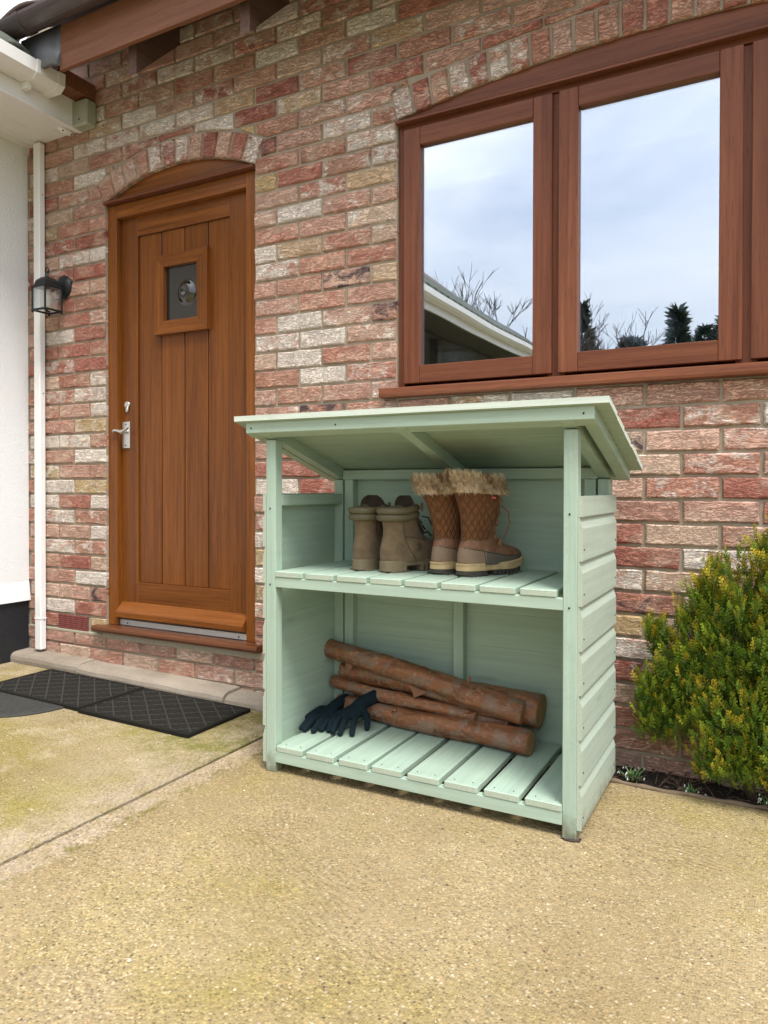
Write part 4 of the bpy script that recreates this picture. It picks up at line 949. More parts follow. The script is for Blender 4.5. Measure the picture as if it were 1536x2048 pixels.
# ------------------------------------------------------------------ gloves
KNIT = Mat('navy_knit'); p_ = KNIT.obj(); w_ = KNIT.math('SINE', KNIT.math('MULTIPLY', KNIT.n('ShaderNodeSeparateXYZ', {0: p_}).outputs[0], 2300.0)); g_ = KNIT.noise(p_, 400, 3)
KNIT = KNIT.bsdf(KNIT.mix(g_, (0.003, 0.009, 0.013), (0.009, 0.022, 0.030)), 0.9, KNIT.bump(KNIT.math('ADD', w_, KNIT.math('MULTIPLY', g_, 2.0)), 0.35, 0.0008), Specular_IOR_Level=0.2)
def glove(lab, wrist, knuckles, tips, thumb_root, thumb_tip, rad):
    t = thing('work_glove', lab, 'glove', wrist, 'dark gloves by the logs'); Wv = Vector(wrist)
    m = MB()
    def cap(path, r):
        P = [Vector(p) - Wv for p in path]; pts = []; rr = []
        for i in range(len(P) - 1):
            for q in range(5): pts.append(P[i].lerp(P[i + 1], q / 5)); rr.append(r[i] + (r[i + 1] - r[i]) * q / 5)
        pts.append(P[-1]); rr.append(r[-1]); d = (P[-1] - P[-2]).normalized(); d0 = (P[0] - P[1]).normalized()
        for a in (30, 60, 85): pts.append(P[-1] + d * r[-1] * math.sin(math.radians(a))); rr.append(r[-1] * math.cos(math.radians(a)))
        for a in (30, 60, 85): pts.insert(0, P[0] + d0 * r[0] * math.sin(math.radians(a))); rr.insert(0, r[0] * math.cos(math.radians(a)))
        m.tube(pts, rr, 12)
    for kn, tp, r in zip(knuckles, tips, rad):
        kn, tp = Vector(kn), Vector(tp); mid = kn.lerp(tp, 0.5) + Vector((0, -0.004, 0.007))
        cap([Wv.lerp(kn, 0.35), kn, mid, tp], [0.013, r * 1.12, r * 1.02, r * 0.92])
    for a, b in zip(knuckles[:-1], knuckles[1:]):
        mid = Vector(a).lerp(Vector(b), 0.5); cap([Wv.lerp(mid, 0.2), Wv.lerp(mid, 0.97)], [0.017, 0.0115])
    tr = Vector(thumb_root); tt = Vector(thumb_tip); cap([Wv.lerp(Vector(knuckles[-1]), 0.35), tr, tr.lerp(tt, 0.5) + Vector((0.004, 0, 0.003)), tt], [0.014, 0.0125, 0.0115, 0.0102])
    bk = Wv - (Vector(knuckles[1]) - Wv).normalized() * 0.05
    cap([bk + Vector((0, 0, -0.004)), Wv, Wv.lerp(Vector(knuckles[1]), 0.3)], [0.024, 0.023, 0.022])
    o = m.build('glove_body', KNIT, t)
    rmod = o.modifiers.new('remesh', 'REMESH'); rmod.mode = 'VOXEL'; rmod.voxel_size = 0.0022; rmod.use_smooth_shade = True
    sm = o.modifiers.new('smooth', 'SMOOTH'); sm.iterations = 5; sm.factor = 0.5
    return t
glove('dark glove nearer the logs, fingers spread towards the viewer', (-1.266, -0.262, 0.163),
      [(-1.338, -0.325, 0.124), (-1.314, -0.336, 0.126), (-1.288, -0.338, 0.127), (-1.262, -0.330, 0.127)],
      [(-1.322, -0.408, 0.0975), (-1.301, -0.412, 0.0975), (-1.270, -0.416, 0.0975), (-1.233, -0.401, 0.0975)], (-1.238, -0.298, 0.129), (-1.217, -0.328, 0.0985), (0.0095, 0.0105, 0.0108, 0.0108))
glove('dark glove against the left side, its thumb resting on the panel', (-1.386, -0.245, 0.131),
      [(-1.420, -0.325, 0.113), (-1.398, -0.338, 0.114), (-1.374, -0.340, 0.114), (-1.352, -0.332, 0.113)],
      [(-1.415, -0.432, 0.0975), (-1.396, -0.440, 0.0975), (-1.363, -0.436, 0.0975), (-1.345, -0.412, 0.0975)], (-1.430, -0.288, 0.122), (-1.436, -0.362, 0.112), (0.010, 0.0105, 0.0105, 0.0095))

# ------------------------------------------------------------------ boots
SZ = 0.6455
def outline(xb, xf, hw, n=36, p=2.6, toe=0.0, skew=0.0):
    pts = []
    for k in range(n):
        a = 2 * PI * k / n; cx, sy = math.cos(a), math.sin(a)
        u = math.copysign(abs(cx) ** (2 / p), cx); v = math.copysign(abs(sy) ** (2 / p), sy)
        s_ = (u + 1) / 2; w = hw * (1 - toe * max(0, s_ - 0.45) ** 2 * 2 + 0.0)
        pts.append((xb + (xf - xb) * s_, v * w + skew * s_ * (1 - s_)))
    return pts
def sole_outline(L, hw_heel, hw_ball, n=48, grow=0.0):
    pts = []
    for k in range(n):
        a = 2 * PI * k / n; cx, sy = math.cos(a), math.sin(a)
        u = math.copysign(abs(cx) ** 0.80, cx); v = math.copysign(abs(sy) ** 0.72, sy); s_ = (u + 1) / 2
        w = hw_heel + (hw_ball - hw_heel) * max(0, min(1, (s_ - 0.3) / 0.35)) - 0.007 * math.exp(-((s_ - 0.42) / 0.12) ** 2)
        pts.append((L * s_ + grow * cx, v * w + grow * sy))
    return pts
def loft_boot(m, prof, matfn=None, toe=0.25, uv=True, n=36, **kw):
    rings = [[(x, y, z) for x, y in outline(xb, xf, hw, n, pw, tp)] for (z, xb, xf, hw, pw, tp) in prof]
    m.loft(rings, True, False, False, 0, None, True, matfn=matfn, **kw); return rings
def interp(prof, k):
    out = []
    for a, b in zip(prof[:-1], prof[1:]):
        for i in range(k): t = i / k; out.append(tuple(p + (q - p) * t for p, q in zip(a, b)))
    return out + [prof[-1]]
NUB = Mat('taupe_nubuck'); p_ = NUB.obj(); a_ = NUB.noise(p_, 22, 6, 0.65); b_ = NUB.noise(p_, 300, 3)
NUB = NUB.bsdf(NUB.mix(NUB.ramp(a_, [(0.35, 0), (0.68, 1)]), (0.105, 0.070, 0.035), (0.19, 0.128, 0.068)), 0.85, NUB.bump(NUB.math('ADD', b_, a_), 0.4, 0.0008), Sheen_Weight=0.1)
COLR = plain('olive_collar', (0.105, 0.088, 0.045), 0.5, 0.2, 25, 0.0008); SOLE = plain('tan_sole', (0.165, 0.128, 0.072), 0.7, 0.25, 40, 0.001)
LIN = plain('brown_lining', (0.05, 0.032, 0.022), 0.95, 0.3, 90); SEAM = plain('stitch', (0.055, 0.038, 0.022), 0.8); LACE = plain('dark_lace', (0.03, 0.022, 0.016), 0.8)
DIRTY = plain('tread_rubber', (0.05, 0.045, 0.036), 0.9, 0.4, 60, 0.002)
def work_boot(lab, loc, rz, ylogo, flip):
    t = thing('work_boot', lab, 'boot', loc, 'taupe lace up boots on the upper shelf', (0, 0, rz)); L = 0.262
    prof = interp([(0.034, -0.002, 0.258, 0.0405, 2.7, 0.10), (0.045, -0.005, 0.263, 0.0425, 2.6, 0.10), (0.062, -0.006, 0.263, 0.0425, 2.5, 0.12), (0.076, -0.005, 0.256, 0.0415, 2.4, 0.2), (0.086, -0.003, 0.238, 0.0405, 2.3, 0.35), (0.094, 0.000, 0.208, 0.0395, 2.3, 0.5), (0.102, 0.003, 0.180, 0.0385, 2.3, 0.5), (0.115, 0.006, 0.160, 0.0375, 2.3, 0.45), (0.135, 0.008, 0.147, 0.0378, 2.3, 0.4), (0.158, 0.006, 0.138, 0.0400, 2.4, 0.35), (0.180, 0.003, 0.133, 0.0425, 2.4, 0.3), (0.203, 0.002, 0.130, 0.0440, 2.4, 0.3)], 3)
    m = MB(); loft_boot(m, prof); m.build('upper', NUB, t)
    m = MB(); rr = [[(x, y, z) for x, y in outline(xb, xf, hw, 36, pw, tp)] for (z, xb, xf, hw, pw, tp) in ((0.203, 0.004, 0.128, 0.042, 2.4, 0.3), (0.150, 0.014, 0.125, 0.034, 2.4, 0.3))]; m.loft(rr, True, False, True); m.build('lining', LIN, t)
    for z in (0.172, 0.193):
        m = MB(); q = outline(-0.002, 0.128, 0.0445, 40, 2.4, 0.3); q = [p for p in q if p[0] < 0.118]
        i0 = max(range(len(q)), key=lambda i: math.dist(q[i], q[i - 1])); q = q[i0:] + q[:i0]
        m.tube([(x, y, z + 0.012 * max(0, (x - 0.06) / 0.06)) for x, y in q], [0.007] + [0.0118] * (len(q) - 2) + [0.007], 10); m.build('padded_collar', COLR, t)
    m = MB(); rg_ = []                       # broad tongue, rising above the collar at the front
    for i in range(15):
        s_ = (i / 14) ** 0.8; z = 0.12 + 0.122 * s_; xx = 0.142 - 0.036 * min(1, s_ * 1.6) - 0.012 * s_; w = 0.049 * math.sqrt(max(0.04, 1 - max(0, (s_ - 0.62) / 0.40) ** 2.6))
        rg_.append([(xx + 0.012 - 0.020 * (abs(k / 10 * 2 - 1)) ** 2, w * (k / 10 * 2 - 1), z) for k in range(11)] + [(xx + 0.007 - 0.020 * (abs(k / 10 * 2 - 1)) ** 2, w * (k / 10 * 2 - 1), z) for k in range(10, -1, -1)])
    m.loft(rg_); m.build('tongue', LIN, t)
    for sy in (-1, 1):
        m = MB(); m.box(0.119, 0.130, sy * 0.041 - 0.005, sy * 0.041 + 0.005, 0.19, 0.219, 0.004); m.build('eyelet_tab', NUB, t)
    m = MB()
    for i in range(4):
        z = 0.110 + i * 0.022; x = 0.171 - 0.016 * i + (0.01 if i == 0 else 0)
        m.tube([(x - 0.006, -0.030, z), (x + 0.006, 0, z + 0.012), (x - 0.006, 0.030, z)], 0.0028, 6); m.tube([(x - 0.006, 0.030, z), (x + 0.006, 0, z + 0.012), (x - 0.006, -0.030, z)], 0.0028, 6)
    m.tube([(0.132, -0.033, 0.175), (0.155, -0.038, 0.170), (0.176, -0.040, 0.135), (0.178, -0.038, 0.095)], 0.0024, 6); m.build('lace', LACE, t)
    m = MB()                                  # stitched counter seam down the heel quarter, both sides
    for sy in (-1, 1):
        pts = []
        for i in range(13):
            z = 0.160 - 0.120 * i / 12; x = 0.052 + 0.048 * (i / 12) ** 2.2
            row = min(prof, key=lambda p: abs(p[0] - z)); o_ = outline(row[1], row[2], row[3], 72, row[4], row[5]); q = min((p for p in o_ if p[1] * sy > 0), key=lambda p: abs(p[0] - x)); pts.append((x, q[1] + sy * 0.0002, z))
        m.tube(pts, 0.0013, 5)
        pts = []
        for i in range(9):
            x = 0.058 + 0.085 * i / 8; z = 0.111 - 0.012 * (i / 8) ** 2; row = min(prof, key=lambda p: abs(p[0] - z)); o_ = outline(row[1], row[2], row[3], 72, row[4], row[5]); q = min((p for p in o_ if p[1] * sy > 0), key=lambda p: abs(p[0] - x)); pts.append((x, q[1] + sy * 0.0003, z))
        m.tube(pts, 0.0011, 5)
    m.build('seam', SEAM, t)
    # stamped tree emblem on the outer quarter
    m = MB(); x0, z0 = 0.115, 0.078; row = min(prof, key=lambda p: abs(p[0] - z0)); yy = -(row[3] * 1.0) - 0.0006
    m.tube([(x0 + 0.011 * math.cos(a), yy + 0.0002, z0 + 0.011 * math.sin(a)) for a in (PI * 1.15 + PI * 1.7 * i / 12 for i in range(13))], 0.0010, 5)
    for k in range(3): m.add([(x0 - 0.003 - 0.0022 * k, yy - 0.0006, z0 + 0.006 - 0.005 * k), (x0 + 0.003 + 0.0022 * k, yy - 0.0006, z0 + 0.006 - 0.005 * k), (x0, yy - 0.0006, z0 + 0.013 - 0.005 * k)], [(0, 1, 2)])
    m.box(x0 - 0.0008, x0 + 0.0008, yy - 0.0008, yy, z0 - 0.010, z0 - 0.003); m.box(x0 - 0.010, x0 + 0.010, yy - 0.0008, yy, z0 - 0.0125, z0 - 0.0112); m.build('emblem', SEAM, t)
    m = MB(); so = sole_outline(L + 0.008, 0.0415, 0.0455)
    m.loft([[(x - 0.007, y, 0.020 + 0.010 * max(0, (x - 0.20) / 0.06) ** 2 + dz) for x, y in so] for dz in (0.0, 0.013)] + [[(x * 0.985 - 0.005, y * 0.96, 0.0365 + 0.010 * max(0, (x - 0.20) / 0.06) ** 2) for x, y in so]], smooth=False); m.build('midsole', SOLE, t)
    heel = [p for p in sole_outline(L + 0.008, 0.0415, 0.0455) if p[0] < 0.085]; i0 = max(range(len(heel)), key=lambda i: math.dist(heel[i], heel[i - 1])); heel = heel[i0:] + heel[:i0]
    m = MB(); m.prism([(x - 0.007, y) for x, y in heel], 2, 0.004, 0.0198); 
    for i in range(5): m.box(0.012 + i * 0.014, 0.020 + i * 0.014, -0.0405, 0.0405, 0.0, 0.0042, 0.001)
    m.build('heel', SOLE, t)
    m = MB()
    for i in range(8):
        x = 0.125 + i * 0.0165; w = 0.043 * (1 if i < 6 else 0.8 - 0.2 * (i - 6)); m.box(x, x + 0.010, -w, w, 0.001 + 0.006 * max(0, (i - 4) / 3) ** 2, 0.0215, 0.001)
    m.build('tread_lug', SOLE, t); return t
b1 = work_boot('taupe work boot farthest left, next to the shed side', (-1.186, -0.450, SZ), math.radians(84), 0, False)
b2 = work_boot('taupe work boot beside the tall fur boots, its toe showing', (-1.090, -0.452, SZ), math.radians(66), 0, True)

QUI = Mat('quilted_suede'); p_ = QUI.obj(); sx_ = QUI.n('ShaderNodeSeparateXYZ', {0: p_})
ang = QUI.math('MULTIPLY', QUI.math('ARCTAN2', sx_.outputs[1], QUI.math('SUBTRACT', sx_.outputs[0], 0.055)), 0.062)
def dia(s_): return QUI.math('ABSOLUTE', QUI.math('SINE', QUI.math('MULTIPLY', QUI.math('ADD', ang, QUI.math('MULTIPLY', sx_.outputs[2], 0.95 * s_)), PI / 0.034)))
dm = QUI.math('MINIMUM', dia(1), dia(-1)); puff = QUI.ramp(dm, [(0.0, 0.0), (0.12, 0.45), (0.5, 0.9), (1.0, 1.0)]); n_ = QUI.noise(p_, 70, 5, 0.7)
QUI = QUI.bsdf(QUI.mix(QUI.math('MULTIPLY', n_, 1.0), (0.095, 0.032, 0.008), (0.20, 0.080, 0.024)), 0.95, QUI.bump(QUI.math('ADD', puff, QUI.math('MULTIPLY', n_, 0.25)), 0.9, 0.006))
LEA = Mat('tan_leather'); p_ = LEA.obj(); a_ = LEA.noise(p_, 24, 6, 0.65, 0.5); b_ = LEA.noise(p_, 160, 4)
LEA = LEA.bsdf(LEA.mix(LEA.ramp(a_, [(0.32, 0), (0.68, 1)]), (0.12, 0.045, 0.018), (0.26, 0.135, 0.072)), 0.65, LEA.bump(LEA.math('ADD', a_, LEA.math('MULTIPLY', b_, 0.5)), 0.6, 0.002))
GREY = plain('scuffed_grey_leather', (0.105, 0.088, 0.068), 0.75, 0.3, 26, 0.001); HEELC = plain('scuffed_tan_leather', (0.225, 0.150, 0.095), 0.7, 0.3, 24, 0.001)
RAND = plain('cream_sole', (0.46, 0.33, 0.17), 0.7, 0.35, 45, 0.0015); TANG = plain('tan_lace', (0.21, 0.10, 0.035), 0.8); REDT = plain('red_tag', (0.52, 0.018, 0.03), 0.5); WHT = plain('white_thread', (0.8, 0.75, 0.72), 0.6)
FUR = col_attr_mat('faux_fur', 0.8, 0.15, 60, trans=0.35)
def fur_boot(lab, loc, rz, seed, lean=0.0, slump=0.0):
    t = thing('fur_boot', lab, 'boot', loc, 'brown fur topped winter boots on the upper shelf', (0, 0, rz)); L = 0.250; rgn = random.Random(seed)
    prof = interp([(0.026, 0.000, 0.246, 0.0400, 2.6, 0.1), (0.040, -0.004, 0.251, 0.0425, 2.5, 0.1), (0.056, -0.004, 0.250, 0.0425, 2.4, 0.15), (0.068, -0.002, 0.236, 0.0415, 2.3, 0.3), (0.076, 0.000, 0.214, 0.0405, 2.3, 0.45), (0.084, 0.003, 0.184, 0.0390, 2.3, 0.5), (0.094, 0.006, 0.160, 0.0375, 2.2, 0.45), (0.106, 0.010, 0.142, 0.0360, 2.2, 0.4), (0.122, 0.012, 0.130, 0.0365, 2.2, 0.35), (0.150, 0.008, 0.130, 0.0420, 2.2, 0.25), (0.185, 0.001, 0.138, 0.0490, 2.2, 0.2), (0.225, -0.005, 0.147, 0.0550, 2.2, 0.15), (0.262, -0.010, 0.154, 0.0600, 2.2, 0.1)], 3)
    prof = [(z + 0.008 * max(0, 1 - z / 0.25), *q) for z, *q in prof]
    def mf(i, j):
        z = prof[i][0]; xb, xf = prof[i][1], prof[i][2]; a = 2 * PI * (j + 0.5) / 36; s_ = (math.copysign(abs(math.cos(a)) ** 0.85, math.cos(a)) + 1) / 2; x = xb + (xf - xb) * s_
        top = 0.086 - 0.030 * min(1, max(0, x) / 0.16) + 0.0 * x
        if z < top: return 2 if x > 0.070 else 3
        if z < 0.108 or x > 0.098 + (0.262 - z) * -0.05 + (z - 0.10) * 0.12: return 1
        return 0
    m = MB(); loft_boot(m, prof, mf); m.build('upper', [QUI, LEA, GREY, HEELC], t)
    m = MB(); rr = [[(x, y, z) for x, y in outline(xb, xf, hw, 36, pw, tp)] for (z, xb, xf, hw, pw, tp) in ((0.262, -0.004, 0.144, 0.0545, 2.2, 0.1), (0.20, 0.01, 0.13, 0.042, 2.2, 0.15))]; m.loft(rr, True, False, True); m.build('lining', LIN, t)
    # seams
    m = MB(); pts = []
    def side_y(x, z, sy):
        row = min(prof, key=lambda p: abs(p[0] - z)); o_ = outline(row[1], row[2], row[3], 96, row[4], row[5]); return min((p for p in o_ if p[1] * sy > 0), key=lambda p: abs(p[0] - x))[1]
    for sy in (-1, 1):
        m.tube([(x, side_y(x, 0.086 - 0.030 * min(1, x / 0.16), sy), 0.087 - 0.030 * min(1, x / 0.16)) for x in (0.004 + 0.21 * i / 14 for i in range(15))], 0.0013, 5)
        m.tube([(0.070 - 0.008 * i / 6, side_y(0.070 - 0.008 * i / 6, 0.028 + 0.046 * i / 6, sy), 0.028 + 0.046 * i / 6) for i in range(7)], 0.0011, 5)
        m.tube([(0.004 + 0.075 * i / 8, side_y(0.004 + 0.075 * i / 8, 0.109, sy), 0.109) for i in range(9)], 0.0011, 5)
        m.tube([(0.085 + 0.036 * (i / 10), side_y(0.085 + 0.036 * i / 10, 0.112 + 0.148 * i / 10, sy), 0.112 + 0.148 * i / 10) for i in range(11)], 0.0012, 5)
    m.build('seam', SEAM, t)
    # lacing hooks and laces up the front
    m = MB()
    for sy in (-1, 1):
        for (x, z, r_) in ((0.146, 0.094, 0.012), (0.132, 0.112, 0.010), (0.1275, 0.140, 0.007), (0.1285, 0.165, 0.007), (0.131, 0.190, 0.007), (0.135, 0.235, 0.011)):
            y = side_y(x - 0.012, z, sy); m = MB(); m.ball((x - 0.010, y * 0.98, z), r_, 10, 6, sc=(0.8, 0.25, 1.35)); m.build('lace_patch', TANG, t)
    m = MB()
    for i in range(6):
        z = 0.098 + 0.026 * i; x = min((0.156 - 0.10 * (z - 0.098) / 0.03 * 0.3 if z < 0.125 else 0.131 + (z - 0.125) * 0.1), 0.152); m.tube([(x - 0.012, -0.030, z), (x + 0.003, 0, z + 0.006), (x - 0.012, 0.030, z + 0.013)], 0.0024, 6); m.tube([(x - 0.012, 0.030, z), (x + 0.003, 0, z + 0.006), (x - 0.012, -0.030, z + 0.013)], 0.0024, 6)
    m.tube([(0.134, -0.030, 0.215), (0.158, -0.036, 0.195), (0.163, -0.038, 0.155), (0.146, -0.036, 0.112)], 0.0024, 6)
    m.tube([(0.134, 0.030, 0.235), (0.150, 0.046, 0.225), (0.152, 0.056, 0.17), (0.142, 0.060, 0.10)], 0.0024, 6); m.build('lace', TANG, t)
    # sole: cream rand, dark lugged outsole
    so = sole_outline(L + 0.012, 0.0425, 0.0465); m = MB()
    lift = lambda x: 0.012 * max(0, (x - 0.18) / 0.07) ** 2
    m.loft([[((x - 0.131) * e + 0.131 - 0.008, y * e, z + lift(x)) for x, y in so] for z, e in ((0.0165, 0.985), (0.018, 1.0), (0.0315, 1.0), (0.0320, 0.985), (0.0335, 0.985), (0.034, 1.005), (0.0375, 1.005), (0.039, 0.97))], smooth=False); m.build('midsole', RAND, t)
    heel = [p for p in so if p[0] < 0.090]; i0 = max(range(len(heel)), key=lambda i: math.dist(heel[i], heel[i - 1])); heel = heel[i0:] + heel[:i0]; m = MB()
    m.prism([((x - 0.008) * 0.97 + 0.001, y * 0.95) for x, y in heel], 2, 0.0045, 0.0168)
    for i in range(5): m.box(0.010 + i * 0.0155, 0.019 + i * 0.0155, -0.041, 0.041, 0.0, 0.0052, 0.001)
    for i in range(8):
        x = 0.105 + i * 0.0165; w = 0.043 * (1 if i < 6 else 0.82 - 0.22 * (i - 6)); m.box(x, x + 0.010, -w, w, 0.001 + lift(x), 0.0172 + lift(x), 0.001)
    m.build('outsole', DIRTY, t)
    m = MB(); x_, z_ = 0.080, 0.2375; y_ = side_y(x_, z_, -1) - 0.0022; m.box(x_ - 0.009, x_ + 0.009, y_ - 0.0015, y_ + 0.002, z_ - 0.004, z_ + 0.0035, 0.001); m.tube([(x_ - 0.007 + 0.014 * i / 8, y_ - 0.002, z_ + 0.0012 * math.sin(i * 2.2)) for i in range(9)], 0.0006, 5, 1); m.build('tag', [REDT, WHT], t)
    m = MB(); y_ = side_y(0.035, z_, 1) + 0.0022; m.box(0.026, 0.044, y_ - 0.002, y_ + 0.0015, z_ - 0.004, z_ + 0.0035, 0.001); m.build('tag', REDT, t)
    # fur cuff: padded band covered with fine strands
    m = MB(); band = outline(-0.015, 0.162, 0.0650, 30, 2.2, 0.05); ring = []
    cuff = [(0.248, 0.96), (0.250, 1.06), (0.268, 1.12), (0.290, 1.08), (0.302, 0.98), (0.300, 0.86), (0.27, 0.82)]
    m.loft([[((x - 0.071) * e + 0.071, y * e, z) for x, y in band] for z, e in cuff], True, False, False, 0, [(0.62, 0.47, 0.30)] * len(cuff))
    for i in range(8500):
        k = rgn.random() * 30; k0 = int(k) % 30; f = k - int(k); p0, p1 = band[k0], band[(k0 + 1) % 30]; x, y = p0[0] + (p1[0] - p0[0]) * f, p0[1] + (p1[1] - p0[1]) * f
        s_ = rgn.random(); z = 0.256 + 0.048 * s_ ; e = 1.0 + 0.12 * math.sin(PI * (0.15 + 0.75 * s_)); bx, by = (x - 0.071) * e + 0.071, y * e
        nx, ny = x - 0.071, y; l = math.hypot(nx, ny); nx /= l; ny /= l; cl1, cl2 = 0.45 * math.sin(k * 5.1 + z * 260 + seed), 0.4 * math.cos(k * 4.3 - z * 210)
        up = 0.9 * (s_ - 0.40) * 2; d = Vector((nx * (0.8 - 0.5 * max(0, up)) + rgn.gauss(0, 0.22) - ny * cl1, ny * (0.8 - 0.5 * max(0, up)) + rgn.gauss(0, 0.22) + nx * cl1, up + cl2 + rgn.gauss(0, 0.2))).normalized(); ln = rgn.uniform(0.011, 0.022); w = 0.00055
        sd_ = d.cross(Vector((0, 0, 1))).normalized() * w if abs(d.z) < 0.95 else Vector((w, 0, 0))
        patch = math.sin(k * 0.9 + seed) + 0.6 * math.sin(k * 2.3 + z * 90)
        cb = (0.26, 0.15, 0.08) if patch > 0.9 else (0.70, 0.55, 0.37); ctp = (0.94, 0.82, 0.62) if rgn.random() < 0.84 else (0.30, 0.21, 0.14)
        if patch > 0.9: ctp = (0.44, 0.27, 0.15)
        b = Vector((bx, by, z)); mid = b + d * ln * 0.55; tip = b + d * ln + Vector((0, 0, -0.002))
        m.add([b - sd_, b + sd_, mid + sd_ * 0.8, mid - sd_ * 0.8, tip], [(0, 1, 2, 3), (3, 2, 4)], 0, [cb, cb, ctp, ctp, ctp])
    m.build('fur_cuff', FUR, t, recalc=False)
    for ch in t.children:
        for v in ch.data.vertices:
            e = max(0.0, v.co.z - 0.105)
            v.co.y += lean * e; v.co.z -= slump * e * (v.co.x - 0.07) * 3.0; v.co.x += 0.012 * math.sin(e * 22.0) * min(1, e * 12)
    return t
fur_boot('tall quilted fur boot in front, side on with red tag and toe', (-0.838, -0.430, SZ), math.radians(64), 1, 0.02, 0.14)
fur_boot('tall quilted fur boot half hidden, between its mate and the work boots', (-0.924, -0.422, SZ), math.radians(76), 4, 0.15, -0.05)

# ------------------------------------------------------------------ planting bed
SOIL = plain('dark_soil', (0.020, 0.014, 0.010), 0.98, 0.6, 45, 0.012)
m = MB(); nx, ny = 70, 8; rb = random.Random(5); vs = []
for i in range(nx + 1):
    for j in range(ny + 1): vs.append((JX + 0.005 + (3.5 - JX) * i / nx, -0.150 + 0.158 * j / ny, -0.022 + rb.uniform(-0.006, 0.010) + 0.02 * j / ny))
m.add(vs, [(i * (ny + 1) + j, (i + 1) * (ny + 1) + j, (i + 1) * (ny + 1) + j + 1, i * (ny + 1) + j + 1) for i in range(nx) for j in range(ny)], 0, None, True)
kind(m.build('planting_bed', SOIL), 'structure')
m = MB(); pth = [(-0.47 + 0.03 * i, -0.150 + 0.004 * math.sin(i * 0.9) + (0.012 if i > 9 else 0) * min(1, (i - 9) / 6), 0.003 + 0.002 * math.sin(i * 1.7)) for i in range(70)]
m.tube(pth, [0.0075 + 0.0018 * math.sin(i * 2.1) for i in range(70)], 8); tag(m.build('bed_edging', plain('weathered_edging', (0.16, 0.115, 0.075), 0.9, 0.4, 40, 0.003)), 'thin weathered timber edging between concrete and planting bed', 'edging')
# leaf litter and twigs
m = MB(); 
for i in range(260):
    x, y = rb.uniform(-0.46, 0.35), rb.uniform(-0.142, -0.01); a = rb.uniform(0, 6.3); L = rb.uniform(0.008, 0.022); w = L * 0.3; z = 0.0 + rb.uniform(-0.008, 0.012)
    d = Vector((math.cos(a), math.sin(a), rb.uniform(-0.3, 0.4))); s_ = Vector((-math.sin(a), math.cos(a), rb.uniform(-0.4, 0.4))) * w; p = Vector((x, y, z)); k = rb.uniform(0.5, 1.3)
    m.add([p, p + d * L * 0.5 + s_, p + d * L, p + d * L * 0.5 - s_], [(0, 1, 2, 3)], 0, [(0.10 * k, 0.06 * k, 0.035 * k)] * 4)
for i in range(46):
    x, y = rb.uniform(-0.44, 0.2), rb.uniform(-0.14, -0.02); a = rb.uniform(0, 6.3); L = rb.uniform(0.03, 0.09); d = Vector((math.cos(a), math.sin(a), rb.uniform(0.0, 0.5))); p = Vector((x, y, 0.0))
    m.tube([p, p + d * L * 0.5 + Vector((0, 0, 0.005)), p + d * L], [0.0014, 0.0011, 0.0006], 5, cols=[(0.12, 0.075, 0.05)] * 3)
LEAFC = col_attr_mat('leaf_litter', 0.9, 0.2)
kind(m.build('leaf_litter', LEAFC, recalc=False), 'stuff')

# golden conifer shrub
CON = col_attr_mat('conifer_foliage', 0.7, 0.25, 90, 0, trans=0.25)
shrub = thing('conifer_shrub', 'golden tipped green conifer shrub against the brick wall', 'shrub', (0.02, -0.10, -0.01))
m = MB(); rs_ = random.Random(21)
lobes = [((-0.225, -0.095, 0.32), (0.105, 0.085, 0.20), 330), ((-0.08, -0.105, 0.44), (0.17, 0.095, 0.26), 620), ((0.12, -0.115, 0.47), (0.22, 0.11, 0.33), 800), ((-0.325, -0.085, 0.23), (0.055, 0.06, 0.13), 150), ((-0.03, -0.145, 0.21), (0.19, 0.10, 0.16), 480), ((0.25, -0.15, 0.23), (0.22, 0.12, 0.22), 460), ((-0.12, -0.15, 0.10), (0.09, 0.06, 0.07), 130), ((0.08, -0.16, 0.10), (0.12, 0.06, 0.09), 220), ((-0.17, -0.10, 0.545), (0.04, 0.04, 0.10), 110), ((-0.325, -0.075, 0.435), (0.022, 0.02, 0.06), 36), ((0.02, -0.10, 0.70), (0.07, 0.05, 0.085), 150)]
def sprig(p, d, L, gold):
    s0 = d.cross(Vector((rs_.gauss(0, 1), rs_.gauss(0, 1), rs_.gauss(0, 1)))).normalized(); n_ = 9
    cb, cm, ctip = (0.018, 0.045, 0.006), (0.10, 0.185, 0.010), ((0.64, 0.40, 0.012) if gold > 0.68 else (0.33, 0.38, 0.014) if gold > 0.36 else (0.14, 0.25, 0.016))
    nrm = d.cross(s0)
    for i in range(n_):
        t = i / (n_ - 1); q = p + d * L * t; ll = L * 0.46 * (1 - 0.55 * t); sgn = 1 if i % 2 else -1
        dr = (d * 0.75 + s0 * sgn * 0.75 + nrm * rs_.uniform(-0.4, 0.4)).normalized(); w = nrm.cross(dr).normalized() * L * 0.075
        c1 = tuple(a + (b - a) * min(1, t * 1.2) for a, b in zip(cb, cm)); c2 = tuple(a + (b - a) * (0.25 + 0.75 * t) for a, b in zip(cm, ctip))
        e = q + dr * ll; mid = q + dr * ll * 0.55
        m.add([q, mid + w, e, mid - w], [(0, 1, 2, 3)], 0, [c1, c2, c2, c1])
    e = p + d * L * 1.22; w = s0 * L * 0.05; m.add([p, p + d * L * 0.7 + w, e, p + d * L * 0.7 - w], [(0, 1, 2, 3)], 0, [cb, ctip, ctip, cm])
B0 = Vector((0.02, -0.10, -0.01))
